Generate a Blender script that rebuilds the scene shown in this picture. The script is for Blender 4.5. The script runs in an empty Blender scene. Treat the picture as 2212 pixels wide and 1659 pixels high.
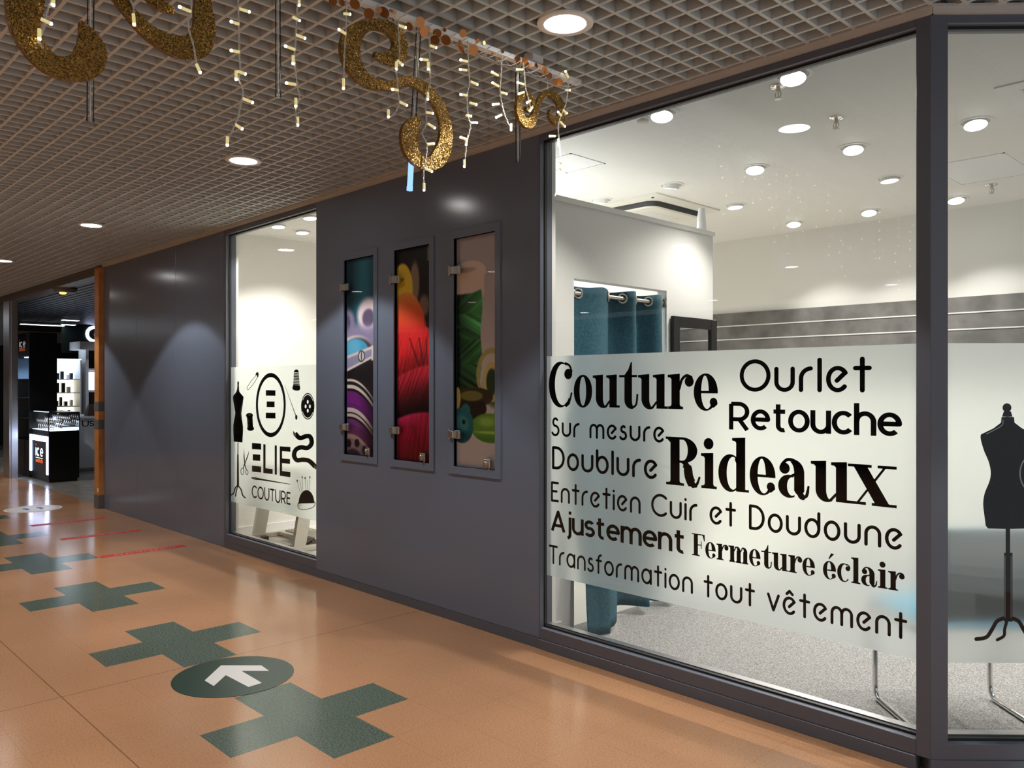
import bpy, math, random
import numpy as np
from mathutils import Vector

random.seed(7)
SC = bpy.context.scene
COL = SC.collection
PI = math.pi

# ------------------------------------------------------------------ camera, world, exposure
CAM_H = 1.525
CAM_D = 3.4053
YAW = math.atan2(1712, 1767)
FWD = np.array([-math.cos(YAW), math.sin(YAW), 0.0])
RGT = np.array([FWD[1], -FWD[0], 0.0])
CAM = np.array([0.0, -CAM_D, CAM_H])
cam_data = bpy.data.cameras.new('camera')
cam_data.sensor_width = 36.0
cam_data.lens = 36.0 * 1767.0 / 2212.0
cam_data.shift_y = -(829.5 - 831.0) / 2212.0
cam_data.clip_start = 0.05
cam = bpy.data.objects.new('camera', cam_data)
COL.objects.link(cam)
cam.location = CAM
cam.rotation_euler = (PI / 2, 0, math.atan2(-FWD[0], FWD[1]))
SC.camera = cam

SC.view_settings.view_transform = 'Standard'
SC.view_settings.look = 'None'
SC.view_settings.gamma = 1.0
SC.view_settings.exposure = 0.0
SC.view_settings.use_curve_mapping = False
SC.cycles.use_denoising = True
SC.cycles.max_bounces = 10
SC.cycles.diffuse_bounces = 4
SC.cycles.glossy_bounces = 4
SC.cycles.transmission_bounces = 8
SC.cycles.transparent_max_bounces = 12
SC.cycles.caustics_reflective = False
SC.cycles.caustics_refractive = False
SC.cycles.sample_clamp_indirect = 6.0

W = bpy.data.worlds.new('world')
SC.world = W
W.use_nodes = True
bg = W.node_tree.nodes['Background']
bg.inputs['Color'].default_value = (0.86, 0.93, 1.0, 1)
bg.inputs['Strength'].default_value = 0.6

# light settings of the place's lamps (W)
P_CORRIDOR = 115.0
P_SHOP = 82.0

# ------------------------------------------------------------------ pixel -> point on a real plane
def ray(px, py):
    return FWD + (px - 1106.0) / 1767.0 * RGT - (py - 831.0) / 1767.0 * np.array([0, 0, 1.0])
def onz(px, py, z=0.0):
    d = ray(px, py); return CAM + d * (z - CAM_H) / d[2]
def ony(px, py, y=0.0):
    d = ray(px, py); return CAM + d * (y + CAM_D) / d[1]
def onx(px, py, x):
    d = ray(px, py); return CAM + d * x / d[0]
S0 = np.array([-1.16, 0.0, 0.0]); R2 = math.sqrt(0.5)
SD = np.array([R2, R2, 0]); SN = np.array([-R2, R2, 0])     # along / into the shop
def seg(px, py, depth=0.0):
    d = ray(px, py); p0 = S0 + SN * depth
    p = CAM + d * ((p0 - CAM) @ SN) / (d @ SN)
    return float((p - S0) @ SD), float(p[2])
def segp(s, z, depth=0.0):
    p = S0 + SD * s + SN * depth; return (p[0], p[1], z)

# ------------------------------------------------------------------ materials
def mat(name, col, rough=0.5, metal=0.0, emis=None, estr=0.0, spec=0.5, noise=None, bump=None):
    m = bpy.data.materials.new(name); m.use_nodes = True
    nt = m.node_tree; b = nt.nodes['Principled BSDF']
    b.inputs['Base Color'].default_value = (*col, 1)
    b.inputs['Roughness'].default_value = rough
    b.inputs['Metallic'].default_value = metal
    b.inputs['Specular IOR Level'].default_value = spec
    if emis:
        b.inputs['Emission Color'].default_value = (*emis, 1)
        b.inputs['Emission Strength'].default_value = estr
    if noise or bump:
        tc = nt.nodes.new('ShaderNodeTexCoord')
    if noise:                                    # (scale, second colour, detail, lo, hi)
        n = nt.nodes.new('ShaderNodeTexNoise'); n.inputs['Scale'].default_value = noise[0]
        n.inputs['Detail'].default_value = noise[2]
        r = nt.nodes.new('ShaderNodeValToRGB')
        r.color_ramp.elements[0].position = noise[3]; r.color_ramp.elements[1].position = noise[4]
        r.color_ramp.elements[0].color = (*col, 1); r.color_ramp.elements[1].color = (*noise[1], 1)
        nt.links.new(tc.outputs['Object'], n.inputs['Vector'])
        nt.links.new(n.outputs['Fac'], r.inputs['Fac'])
        nt.links.new(r.outputs['Color'], b.inputs['Base Color'])
    if bump:                                     # (scale, strength)
        n2 = nt.nodes.new('ShaderNodeTexNoise'); n2.inputs['Scale'].default_value = bump[0]
        n2.inputs['Detail'].default_value = 3
        bp = nt.nodes.new('ShaderNodeBump'); bp.inputs['Strength'].default_value = bump[1]
        bp.inputs['Distance'].default_value = 0.002
        nt.links.new(tc.outputs['Object'], n2.inputs['Vector'])
        nt.links.new(n2.outputs['Fac'], bp.inputs['Height'])
        nt.links.new(bp.outputs['Normal'], b.inputs['Normal'])
    return m

def glow(name, col, strength):
    m = bpy.data.materials.new(name); m.use_nodes = True
    nt = m.node_tree; nt.nodes.remove(nt.nodes['Principled BSDF'])
    e = nt.nodes.new('ShaderNodeEmission'); e.inputs['Color'].default_value = (*col, 1)
    e.inputs['Strength'].default_value = strength
    nt.links.new(e.outputs[0], nt.nodes['Material Output'].inputs['Surface'])
    return m

def pane_mat(name, tint=(1, 1, 1), ior=1.5, rough=0.0):
    m = bpy.data.materials.new(name); m.use_nodes = True
    nt = m.node_tree; nt.nodes.remove(nt.nodes['Principled BSDF'])
    t = nt.nodes.new('ShaderNodeBsdfTransparent'); t.inputs['Color'].default_value = (*tint, 1)
    g = nt.nodes.new('ShaderNodeBsdfGlossy'); g.inputs['Roughness'].default_value = rough
    f = nt.nodes.new('ShaderNodeFresnel'); f.inputs['IOR'].default_value = ior
    mx = nt.nodes.new('ShaderNodeMixShader')
    nt.links.new(f.outputs[0], mx.inputs[0]); nt.links.new(t.outputs[0], mx.inputs[1]); nt.links.new(g.outputs[0], mx.inputs[2])
    nt.links.new(mx.outputs[0], nt.nodes['Material Output'].inputs['Surface'])
    return m

def film_mat():
    m = bpy.data.materials.new('frosted_vinyl'); m.use_nodes = True
    nt = m.node_tree; nt.nodes.remove(nt.nodes['Principled BSDF'])
    g = nt.nodes.new('ShaderNodeBsdfGlass'); g.inputs['Color'].default_value = (0.75, 0.795, 0.79, 1)
    g.inputs['Roughness'].default_value = 0.68; g.inputs['IOR'].default_value = 1.15
    d = nt.nodes.new('ShaderNodeBsdfTranslucent'); d.inputs['Color'].default_value = (0.86, 0.91, 0.90, 1)
    mx = nt.nodes.new('ShaderNodeMixShader'); mx.inputs[0].default_value = 0.12
    nt.links.new(g.outputs[0], mx.inputs[1]); nt.links.new(d.outputs[0], mx.inputs[2])
    nt.links.new(mx.outputs[0], nt.nodes['Material Output'].inputs['Surface'])
    return m

def floor_mat(name, c1, c2, c3, joints):
    m = bpy.data.materials.new(name); m.use_nodes = True
    nt = m.node_tree; L = nt.links.new; N = nt.nodes.new
    b = nt.nodes['Principled BSDF']
    tc = N('ShaderNodeTexCoord')
    n = N('ShaderNodeTexNoise'); n.inputs['Scale'].default_value = 115; n.inputs['Detail'].default_value = 5; n.inputs['Roughness'].default_value = 0.8
    L(tc.outputs['Object'], n.inputs['Vector'])
    r = N('ShaderNodeValToRGB'); e = r.color_ramp.elements
    e[0].position = 0.30; e[0].color = (*c1, 1); e[1].position = 0.70; e[1].color = (*c3, 1)
    x = e.new(0.40); x.color = (*c2, 1)
    L(n.outputs['Fac'], r.inputs['Fac'])
    v = N('ShaderNodeTexNoise'); v.inputs['Scale'].default_value = 0.9; v.inputs['Detail'].default_value = 4
    L(tc.outputs['Object'], v.inputs['Vector'])
    mr = N('ShaderNodeMapRange'); mr.inputs[1].default_value = 0.3; mr.inputs[2].default_value = 0.7; mr.inputs[3].default_value = 0.86; mr.inputs[4].default_value = 1.08
    L(v.outputs['Fac'], mr.inputs[0])
    last = mr.outputs[0]
    if joints:
        sp = N('ShaderNodeSeparateXYZ'); L(tc.outputs['Object'], sp.inputs[0])
        def line(axis, period, off, width, dark):
            a = N('ShaderNodeMath'); a.operation = 'ADD'; a.inputs[1].default_value = 600 * period - off; L(sp.outputs[axis], a.inputs[0])
            d = N('ShaderNodeMath'); d.operation = 'MODULO'; d.inputs[1].default_value = period; L(a.outputs[0], d.inputs[0])
            c = N('ShaderNodeMath'); c.operation = 'LESS_THAN'; c.inputs[1].default_value = width; L(d.outputs[0], c.inputs[0])
            q = N('ShaderNodeMath'); q.operation = 'MULTIPLY_ADD'; q.inputs[1].default_value = -dark; q.inputs[2].default_value = 1.0; L(c.outputs[0], q.inputs[0])
            return q.outputs[0]
        for args in ((0, 0.3, -4.40, 0.003, 0.16), (1, 0.3, -2.206, 0.003, 0.16), (0, 6.0, -4.403, 0.006, 0.45), (1, 12.0, -2.209, 0.006, 0.42)):
            o = line(*args)
            k = N('ShaderNodeMath'); k.operation = 'MULTIPLY'; L(last, k.inputs[0]); L(o, k.inputs[1]); last = k.outputs[0]
    mx = N('ShaderNodeMix'); mx.data_type = 'RGBA'; mx.blend_type = 'MULTIPLY'; mx.inputs[0].default_value = 1.0
    L(r.outputs['Color'], mx.inputs[6]); L(last, mx.inputs[7])
    L(mx.outputs[2], b.inputs['Base Color'])
    rr = N('ShaderNodeMapRange'); rr.inputs[3].default_value = 0.10; rr.inputs[4].default_value = 0.22
    L(v.outputs['Fac'], rr.inputs[0]); L(rr.outputs[0], b.inputs['Roughness'])
    b.inputs['Specular IOR Level'].default_value = 0.5
    return m

def glitter_mat(name, c, sc=330):
    m = mat(name, c, 0.38, 0.85)
    nt = m.node_tree; b = nt.nodes['Principled BSDF']
    tc = nt.nodes.new('ShaderNodeTexCoord'); v = nt.nodes.new('ShaderNodeTexVoronoi'); v.inputs['Scale'].default_value = sc
    ma = nt.nodes.new('ShaderNodeVectorMath'); ma.operation = 'MULTIPLY_ADD'
    ma.inputs[1].default_value = (1.5, 1.5, 1.5); ma.inputs[2].default_value = (-0.75, -0.75, -0.75)
    g = nt.nodes.new('ShaderNodeNewGeometry'); ad = nt.nodes.new('ShaderNodeVectorMath'); ad.operation = 'ADD'
    no = nt.nodes.new('ShaderNodeVectorMath'); no.operation = 'NORMALIZE'
    nt.links.new(tc.outputs['Object'], v.inputs['Vector']); nt.links.new(v.outputs['Color'], ma.inputs[0])
    nt.links.new(ma.outputs[0], ad.inputs[0]); nt.links.new(g.outputs['Normal'], ad.inputs[1])
    nt.links.new(ad.outputs[0], no.inputs[0]); nt.links.new(no.outputs[0], b.inputs['Normal'])
    return m

def attr_mat(name, rough=0.35):
    m = mat(name, (0.5, 0.5, 0.5), rough)
    nt = m.node_tree; a = nt.nodes.new('ShaderNodeVertexColor'); a.layer_name = 'print'
    nt.links.new(a.outputs['Color'], nt.nodes['Principled BSDF'].inputs['Base Color'])
    return m

M = {}
M['dark'] = mat('slate_grey_paint', (0.150, 0.188, 0.262), 0.18, bump=(90, 0.06))
M['frame'] = mat('slate_grey_metal', (0.108, 0.122, 0.155), 0.36)
M['gasket'] = mat('black_rubber', (0.008, 0.008, 0.009), 0.5)
M['alu'] = mat('brushed_aluminium', (0.55, 0.55, 0.57), 0.3, 0.9)
M['white'] = mat('white_wall_paint', (0.80, 0.79, 0.75), 0.6)
M['whitec'] = mat('white_ceiling_paint', (0.80, 0.785, 0.74), 0.75)
M['gridm'] = mat('beige_grid_metal', (0.545, 0.585, 0.585), 0.55)
M['void'] = mat('dark_void', (0.02, 0.018, 0.016), 0.9)
M['wood_trim'] = mat('pale_brown_trim', (0.56, 0.545, 0.51), 0.5)
M['floor'] = floor_mat('terracotta_terrazzo', (0.15, 0.065, 0.03), (0.45, 0.225, 0.112), (0.60, 0.34, 0.19), True)
M['green'] = floor_mat('green_terrazzo', (0.014, 0.024, 0.018), (0.046, 0.068, 0.053), (0.20, 0.25, 0.20), False)
M['carpet'] = mat('grey_carpet', (0.07, 0.069, 0.068), 0.95, noise=(170, (0.42, 0.415, 0.405), 6, 0.30, 0.68), bump=(220, 0.8))
M['pale_floor'] = mat('pale_vinyl_floor', (0.62, 0.60, 0.55), 0.4)
M['glass'] = pane_mat('clear_glass', (0.97, 0.985, 0.98), 1.5)
M['glass2'] = pane_mat('display_glass', (0.98, 0.99, 1.0), 1.14)
M['film'] = film_mat()
M['vinyl'] = mat('black_vinyl', (0.010, 0.007, 0.007), 0.6, spec=0.15)
M['vinylw'] = mat('white_vinyl', (0.75, 0.76, 0.72), 0.5)
M['lamp'] = glow('lamp_diffuser', (1.0, 0.975, 0.94), 32)
M['lamp_ring'] = mat('white_lamp_ring', (0.8, 0.79, 0.76), 0.4)
M['spotlens'] = glow('spot_lens', (1.0, 0.98, 0.93), 16)
M['profile'] = mat('pale_aluminium_profile', (0.78, 0.78, 0.76), 0.35, 0.3)
M['chrome'] = mat('polished_chrome', (0.75, 0.74, 0.72), 0.08, 1.0)
M['steel'] = mat('satin_steel', (0.55, 0.52, 0.46), 0.32, 0.95)
M['teal'] = mat('teal_linen', (0.018, 0.082, 0.115), 0.85, noise=(60, (0.036, 0.125, 0.165), 5, 0.35, 0.7), bump=(260, 0.5))
M['seat_teal'] = mat('teal_upholstery', (0.04, 0.28, 0.42), 0.8, bump=(200, 0.4))
M['blackf'] = mat('black_textured_frame', (0.006, 0.006, 0.006), 0.4, bump=(140, 0.9))
M['mirror'] = mat('mirror_glass', (0.85, 0.86, 0.85), 0.01, 1.0)
M['concrete'] = mat('concrete_laminate', (0.105, 0.10, 0.096), 0.45, noise=(4.5, (0.215, 0.207, 0.198), 6, 0.35, 0.7))
M['plastic'] = mat('ivory_plastic', (0.74, 0.72, 0.64), 0.45)
M['whitep'] = mat('white_plastic', (0.8, 0.8, 0.8), 0.4)
M['grille'] = mat('dark_grille', (0.03, 0.03, 0.03), 0.6)
M['gold'] = glitter_mat('gold_glitter', (0.27, 0.155, 0.04))
M['copper'] = mat('copper_foil', (0.55, 0.20, 0.06), 0.25, 0.9)
M['cord'] = mat('clear_white_cord', (0.62, 0.60, 0.55), 0.4)
M['sleeve'] = mat('pale_yellow_led_sleeve', (0.75, 0.70, 0.42), 0.35, emis=(1.0, 0.84, 0.36), estr=0.45)
M['tip'] = glow('warm_led', (1.0, 0.86, 0.55), 11)
M['tipb'] = glow('blue_led', (0.22, 0.40, 1.0), 14)
M['tube'] = pane_mat('clear_acrylic', (0.955, 0.96, 0.97), 1.45, 0.12)
M['tubeb'] = glow('blue_lit_acrylic', (0.20, 0.36, 1.0), 2.2)
M['wood'] = mat('orange_brown_wood', (0.62, 0.27, 0.075), 0.45, noise=(9, (0.48, 0.19, 0.05), 4, 0.3, 0.7))
M['greyband'] = mat('grey_metal_band', (0.13, 0.125, 0.12), 0.45)
M['black'] = mat('black_lacquer', (0.007, 0.007, 0.008), 0.28)
M['blackm'] = mat('dark_anthracite', (0.03, 0.031, 0.035), 0.5)
M['neon'] = glow('blue_white_neon', (0.60, 0.70, 1.0), 9)
M['signw'] = glow('white_sign', (0.72, 0.86, 1.0), 3.0)
M['signo'] = glow('orange_sign', (1.0, 0.16, 0.03), 1.2)
M['logow'] = mat('self_lit_white_logo', (0.55, 0.52, 0.48), 0.5, emis=(1.0, .92, .85), estr=.28)  # print with an added glow so the logo shows on the unlit tower header
M['logoo'] = mat('self_lit_orange_logo', (0.60, 0.10, 0.03), 0.5, emis=(1.0, .15, .03), estr=.30)  # same added glow, standing in for light on the print
M['cabglow'] = glow('cool_cabinet_light', (0.70, 0.83, 1.0), 2.4)
M['cabwarm'] = glow('warm_cabinet_light', (1.0, 0.97, 0.78), 1.5)
M['dkgreen'] = mat('dark_green_wall', (0.006, 0.016, 0.015), 0.6)
M['slatgrey'] = mat('blue_grey_slats', (0.055, 0.06, 0.075), 0.5)
M['greyfloor'] = mat('grey_concrete_floor', (0.24, 0.22, 0.19), 0.25, noise=(6, (0.33, 0.31, 0.27), 5, 0.35, 0.7))
M['red'] = mat('red_tape', (0.60, 0.025, 0.03), 0.55)
M['stick_white'] = mat('white_sticker', (0.72, 0.70, 0.68), 0.35)
M['stick_green'] = mat('dark_green_sticker', (0.006, 0.032, 0.016), 0.35)
M['stick_blue'] = mat('blue_print', (0.02, 0.05, 0.20), 0.4)
M['leather'] = mat('brown_leather', (0.06, 0.025, 0.018), 0.5)
M['paper'] = mat('white_paper', (0.75, 0.75, 0.72), 0.7)
M['black_plastic'] = mat('black_plastic', (0.015, 0.014, 0.013), 0.4)
M['cream_metal'] = mat('cream_painted_metal', (0.66, 0.64, 0.56), 0.4)
M['olive'] = mat('dark_olive_panel', (0.05, 0.055, 0.04), 0.6)
M['amber'] = glow('amber_pilot_light', (1.0, 0.45, 0.10), 3)
M['tubelight'] = glow('cold_tube_light', (0.80, 0.92, 1.0), 6)

# ------------------------------------------------------------------ mesh builder
ORG = {}
class MB:
    def __init__(s):
        s.v = []; s.f = []; s.m = []
    def add(s, vs, fs, mi=0):
        o = len(s.v); s.v += [tuple(map(float, p)) for p in vs]
        s.f += [tuple(i + o for i in f) for f in fs]; s.m += [mi] * len(fs)
    def box(s, x0, x1, y0, y1, z0, z1, mi=0):
        s.hexa([(x0, y0, z0), (x1, y0, z0), (x1, y1, z0), (x0, y1, z0)], [(x0, y0, z1), (x1, y0, z1), (x1, y1, z1), (x0, y1, z1)], mi)
    def hexa(s, a, b, mi=0):
        s.add(list(a) + list(b), [(3, 2, 1, 0), (4, 5, 6, 7), (0, 1, 5, 4), (1, 2, 6, 5), (2, 3, 7, 6), (3, 0, 4, 7)], mi)
    def segbox(s, s0, s1, d0, d1, z0, z1, mi=0):
        q = [segp(s0, 0, d0), segp(s1, 0, d0), segp(s1, 0, d1), segp(s0, 0, d1)]
        s.hexa([(x, y, z0) for x, y, _ in q], [(x, y, z1) for x, y, _ in q], mi)
    def bbox(s, x0, x1, y0, y1, z0, z1, c=0.004, mi=0):      # box with chamfered edges
        vs = []; fs = []
        xs, ys, zs = (x0, x1), (y0, y1), (z0, z1)
        idx = {}
        for i in (0, 1):
            for j in (0, 1):
                for k in (0, 1):
                    for a in range(3):
                        sx = 1 if i == 0 else -1; sy = 1 if j == 0 else -1; sz = 1 if k == 0 else -1
                        p = [xs[i] + sx * c, ys[j] + sy * c, zs[k] + sz * c]
                        p[a] = (xs[i], ys[j], zs[k])[a]
                        idx[i, j, k, a] = len(vs); vs.append(p)
        I = lambda i, j, k, a: idx[i, j, k, a]
        for i in (0, 1): fs.append((I(i, 0, 0, 0), I(i, 1, 0, 0), I(i, 1, 1, 0), I(i, 0, 1, 0)))
        for j in (0, 1): fs.append((I(0, j, 0, 1), I(1, j, 0, 1), I(1, j, 1, 1), I(0, j, 1, 1)))
        for k in (0, 1): fs.append((I(0, 0, k, 2), I(1, 0, k, 2), I(1, 1, k, 2), I(0, 1, k, 2)))
        for j in (0, 1):
            for k in (0, 1): fs.append((I(0, j, k, 1), I(1, j, k, 1), I(1, j, k, 2), I(0, j, k, 2)))
        for i in (0, 1):
            for k in (0, 1): fs.append((I(i, 0, k, 0), I(i, 1, k, 0), I(i, 1, k, 2), I(i, 0, k, 2)))
        for i in (0, 1):
            for j in (0, 1): fs.append((I(i, j, 0, 0), I(i, j, 1, 0), I(i, j, 1, 1), I(i, j, 0, 1)))
        for i in (0, 1):
            for j in (0, 1):
                for k in (0, 1): fs.append((I(i, j, k, 0), I(i, j, k, 1), I(i, j, k, 2)))
        s.add(vs, fs, mi)
    def quad(s, *p, mi=0):
        s.add(p, [tuple(range(len(p)))], mi)
    def lathe(s, prof, c=(0, 0, 0), n=32, mi=0, axis='z', cap=True):
        vs = []; k = len(prof)
        for i in range(n):
            a = 2 * PI * i / n; ca, sa = math.cos(a), math.sin(a)
            for r, h in prof:
                if axis == 'z': p = (r * ca, r * sa, h)
                elif axis == 'y': p = (r * ca, h, r * sa)
                else: p = (h, r * ca, r * sa)
                vs.append((p[0] + c[0], p[1] + c[1], p[2] + c[2]))
        fs = []
        for i in range(n):
            j = (i + 1) % n
            for q in range(k - 1): fs.append((i * k + q, j * k + q, j * k + q + 1, i * k + q + 1))
        if cap:
            if prof[0][0] > 1e-6: fs.append(tuple(i * k for i in range(n)))
            if prof[-1][0] > 1e-6: fs.append(tuple(i * k + k - 1 for i in range(n)))
        s.add(vs, fs, mi)
    def tube(s, pts, r, n=10, mi=0, closed=False):
        P = [Vector(p) for p in pts]; k = len(P); vs = []; fs = []
        rr = r if isinstance(r, (list, tuple)) else [r] * k
        ref = None
        for i in range(k):
            if closed: t = (P[(i + 1) % k] - P[i - 1])
            else: t = P[min(i + 1, k - 1)] - P[max(i - 1, 0)]
            if t.length < 1e-9: t = Vector((0, 0, 1))
            t.normalize()
            if ref is None: ref = Vector((1, 0, 0)) if abs(t.x) < 0.9 else Vector((0, 1, 0))
            a = ref - t * ref.dot(t)
            if a.length < 1e-6: a = t.orthogonal()
            a.normalize(); ref = a; b = t.cross(a)
            for j in range(n):
                w = 2 * PI * j / n
                vs.append(P[i] + rr[i] * (math.cos(w) * a + math.sin(w) * b))
        for i in range(k if closed else k - 1):
            i2 = (i + 1) % k
            for j in range(n):
                fs.append((i * n + j, i * n + (j + 1) % n, i2 * n + (j + 1) % n, i2 * n + j))
        if not closed:
            fs.append(tuple(range(n))[::-1]); fs.append(tuple((k - 1) * n + j for j in range(n)))
        s.add(vs, fs, mi)
    def ball(s, c, r, n=12, mi=0, sq=(1, 1, 1)):
        vs = [(c[0], c[1], c[2] - r * sq[2])]; h = n // 2
        for i in range(1, h):
            a = -PI / 2 + PI * i / h
            for j in range(n):
                w = 2 * PI * j / n
                vs.append((c[0] + sq[0] * r * math.cos(a) * math.cos(w), c[1] + sq[1] * r * math.cos(a) * math.sin(w), c[2] + sq[2] * r * math.sin(a)))
        vs.append((c[0], c[1], c[2] + r * sq[2])); fs = []
        for j in range(n): fs.append((0, 1 + (j + 1) % n, 1 + j))
        for i in range(h - 2):
            for j in range(n):
                fs.append((1 + i * n + j, 1 + i * n + (j + 1) % n, 1 + (i + 1) * n + (j + 1) % n, 1 + (i + 1) * n + j))
        t = len(vs) - 1; b0 = 1 + (h - 2) * n
        for j in range(n): fs.append((b0 + j, b0 + (j + 1) % n, t))
        s.add(vs, fs, mi)
    def flat(s, polys, fn, mi=0):              # 2-D polygons mapped into space
        for p in polys: s.add([fn(*q) for q in p], [tuple(range(len(p)))], mi)
    def plate(s, polys, fn, fb, mi=0):         # closed outlines with thickness
        for p in polys:
            n = len(p)
            s.add([fn(*q) for q in p] + [fb(*q) for q in p], [tuple(range(n)), tuple(range(2 * n - 1, n - 1, -1))] + [(i, i + n, (i + 1) % n + n, (i + 1) % n) for i in range(n)], mi)
    def build(s, name, mats, parent=None, smooth=False, org=None):
        o0 = np.array(ORG.get(parent.name, (0, 0, 0))) if parent is not None else np.array(org if org is not None else (0, 0, 0), float)
        me = bpy.data.meshes.new(name)
        me.from_pydata([(float(x - o0[0]), float(y - o0[1]), float(z - o0[2])) for x, y, z in s.v], [], s.f)
        if not isinstance(mats, (list, tuple)): mats = [mats]
        for k in mats: me.materials.append(M[k] if isinstance(k, str) else k)
        if len(mats) > 1: me.polygons.foreach_set('material_index', s.m)
        if smooth:
            me.polygons.foreach_set('use_smooth', [True] * len(me.polygons))
            try: me.set_sharp_from_angle(angle=math.radians(40))
            except Exception: pass
        me.update()
        o = bpy.data.objects.new(name, me); COL.objects.link(o)
        if parent is not None:
            o.parent = parent
        else: o.location = o0
        ORG[o.name] = tuple(o0)
        return o

def thing(name, label, cat, loc=(0, 0, 0), group=None, kind=None):
    o = bpy.data.objects.new(name, None); COL.objects.link(o)
    o.location = loc; o.empty_display_size = 0.1
    ORG[o.name] = tuple(map(float, loc))
    return tag(o, label, cat, group, kind)
def tag(o, label=None, cat=None, group=None, kind=None):
    if label: o['label'] = label
    if cat: o['category'] = cat
    if group: o['group'] = group
    if kind: o['kind'] = kind
    return o
def struct(o, label=None, cat=None):
    o['kind'] = 'structure'
    return tag(o, label, cat)
def spot(loc, power, angle, blend=0.4, parent=None, col=(1, 0.97, 0.935), tgt=None, rad=0.04):
    l = bpy.data.lights.new('lamp_light', 'SPOT'); l.energy = power; l.spot_size = math.radians(angle); l.spot_blend = blend
    l.color = col; l.shadow_soft_size = rad
    o = bpy.data.objects.new('lamp_light', l); COL.objects.link(o)
    off = np.array(ORG.get(parent.name, (0, 0, 0))) if parent is not None else np.zeros(3)
    o.location = np.array(loc) - off
    if tgt is not None:
        o.rotation_euler = (Vector(tgt) - Vector(loc)).to_track_quat('-Z', 'Y').to_euler()
    if parent is not None: o.parent = parent
    return o
def copy_tree(o, loc):
    r = o.copy(); COL.objects.link(r); r.location = loc; ORG[r.name] = tuple(loc)
    for ch in list(o.children):
        c = ch.copy(); COL.objects.link(c); c.parent = r
        for g in list(ch.children):
            d = g.copy(); COL.objects.link(d); d.parent = c
    return r

# ------------------------------------------------------------------ 2-D drawing helpers
def arc(cx, cy, rx, ry, a0, a1, n=None):
    n = n or max(6, int(abs(a1 - a0) / 9))
    return [(cx + rx * math.cos(math.radians(a0 + (a1 - a0) * i / n)), cy + ry * math.sin(math.radians(a0 + (a1 - a0) * i / n))) for i in range(n + 1)]
def disc(cx, cy, rx, ry=None, n=24):
    ry = rx if ry is None else ry
    return [(cx + rx * math.cos(2 * PI * i / n), cy + ry * math.sin(2 * PI * i / n)) for i in range(n)]
def rect(x0, y0, x1, y1): return [(x0, y0), (x1, y0), (x1, y1), (x0, y1)]
def offsets(pts, w, closed=False):
    k = len(pts); ww = w if isinstance(w, (list, tuple)) else [w] * k
    Ls, Rs = [], []
    for i in range(k):
        if closed: a, b = pts[i - 1], pts[(i + 1) % k]
        else: a, b = pts[max(i - 1, 0)], pts[min(i + 1, k - 1)]
        dx, dy = b[0] - a[0], b[1] - a[1]; l = math.hypot(dx, dy) or 1
        nx, ny = -dy / l, dx / l; h = ww[i] / 2
        Ls.append((pts[i][0] + nx * h, pts[i][1] + ny * h)); Rs.append((pts[i][0] - nx * h, pts[i][1] - ny * h))
    return Ls, Rs
def ribbon(pts, w, closed=False, cap='round'):
    out = []
    # split at sharp corners
    runs = [[pts[0]]]
    if not isinstance(w, (list, tuple)) and not closed:
        for i in range(1, len(pts)):
            runs[-1].append(pts[i])
            if i < len(pts) - 1:
                a = math.atan2(pts[i][1] - pts[i - 1][1], pts[i][0] - pts[i - 1][0]); b = math.atan2(pts[i + 1][1] - pts[i][1], pts[i + 1][0] - pts[i][0])
                d = abs((b - a + PI) % (2 * PI) - PI)
                if d > 0.5:
                    if cap == 'square_corner': out.append(disc(*pts[i], w / 2, n=4))
                    out.append(disc(*pts[i], w / 2, n=20)); runs.append([pts[i]])
    else: runs = [list(pts)]
    for r in runs:
        Ls, Rs = offsets(r, w, closed)
        n = len(r)
        for i in range(n if closed else n - 1):
            j = (i + 1) % n
            out.append([Ls[i], Rs[i], Rs[j], Ls[j]])
    if cap == 'round' and not closed:
        w0 = w[0] if isinstance(w, (list, tuple)) else w; w1 = w[-1] if isinstance(w, (list, tuple)) else w
        if w0 > 1e-4: out.append(disc(*pts[0], w0 / 2, n=20))
        if w1 > 1e-4: out.append(disc(*pts[-1], w1 / 2, n=20))
    return out
def ring(co, ro, ci, ri, a0=0, a1=360):
    n = max(10, int(abs(a1 - a0) / 7)); out = []
    pt = lambda c, r, a: (c[0] + r[0] * math.cos(math.radians(a)), c[1] + r[1] * math.sin(math.radians(a)))
    for i in range(n):
        a, b = a0 + (a1 - a0) * i / n, a0 + (a1 - a0) * (i + 1) / n
        out.append([pt(co, ro, a), pt(co, ro, b), pt(ci, ri, b), pt(ci, ri, a)])
    return out
def smooth(pts, k=6):                          # Catmull-Rom through points of any dimension
    P = [np.array(p, float) for p in pts]; out = []
    for i in range(len(P) - 1):
        p0, p1, p2, p3 = P[max(i - 1, 0)], P[i], P[i + 1], P[min(i + 2, len(P) - 1)]
        for j in range(k):
            t = j / k
            out.append(tuple(0.5 * ((2 * p1) + (-p0 + p2) * t + (2 * p0 - 5 * p1 + 4 * p2 - p3) * t * t + (-p0 + 3 * p1 - 3 * p2 + p3) * t ** 3)))
    out.append(tuple(P[-1])); return out

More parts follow.
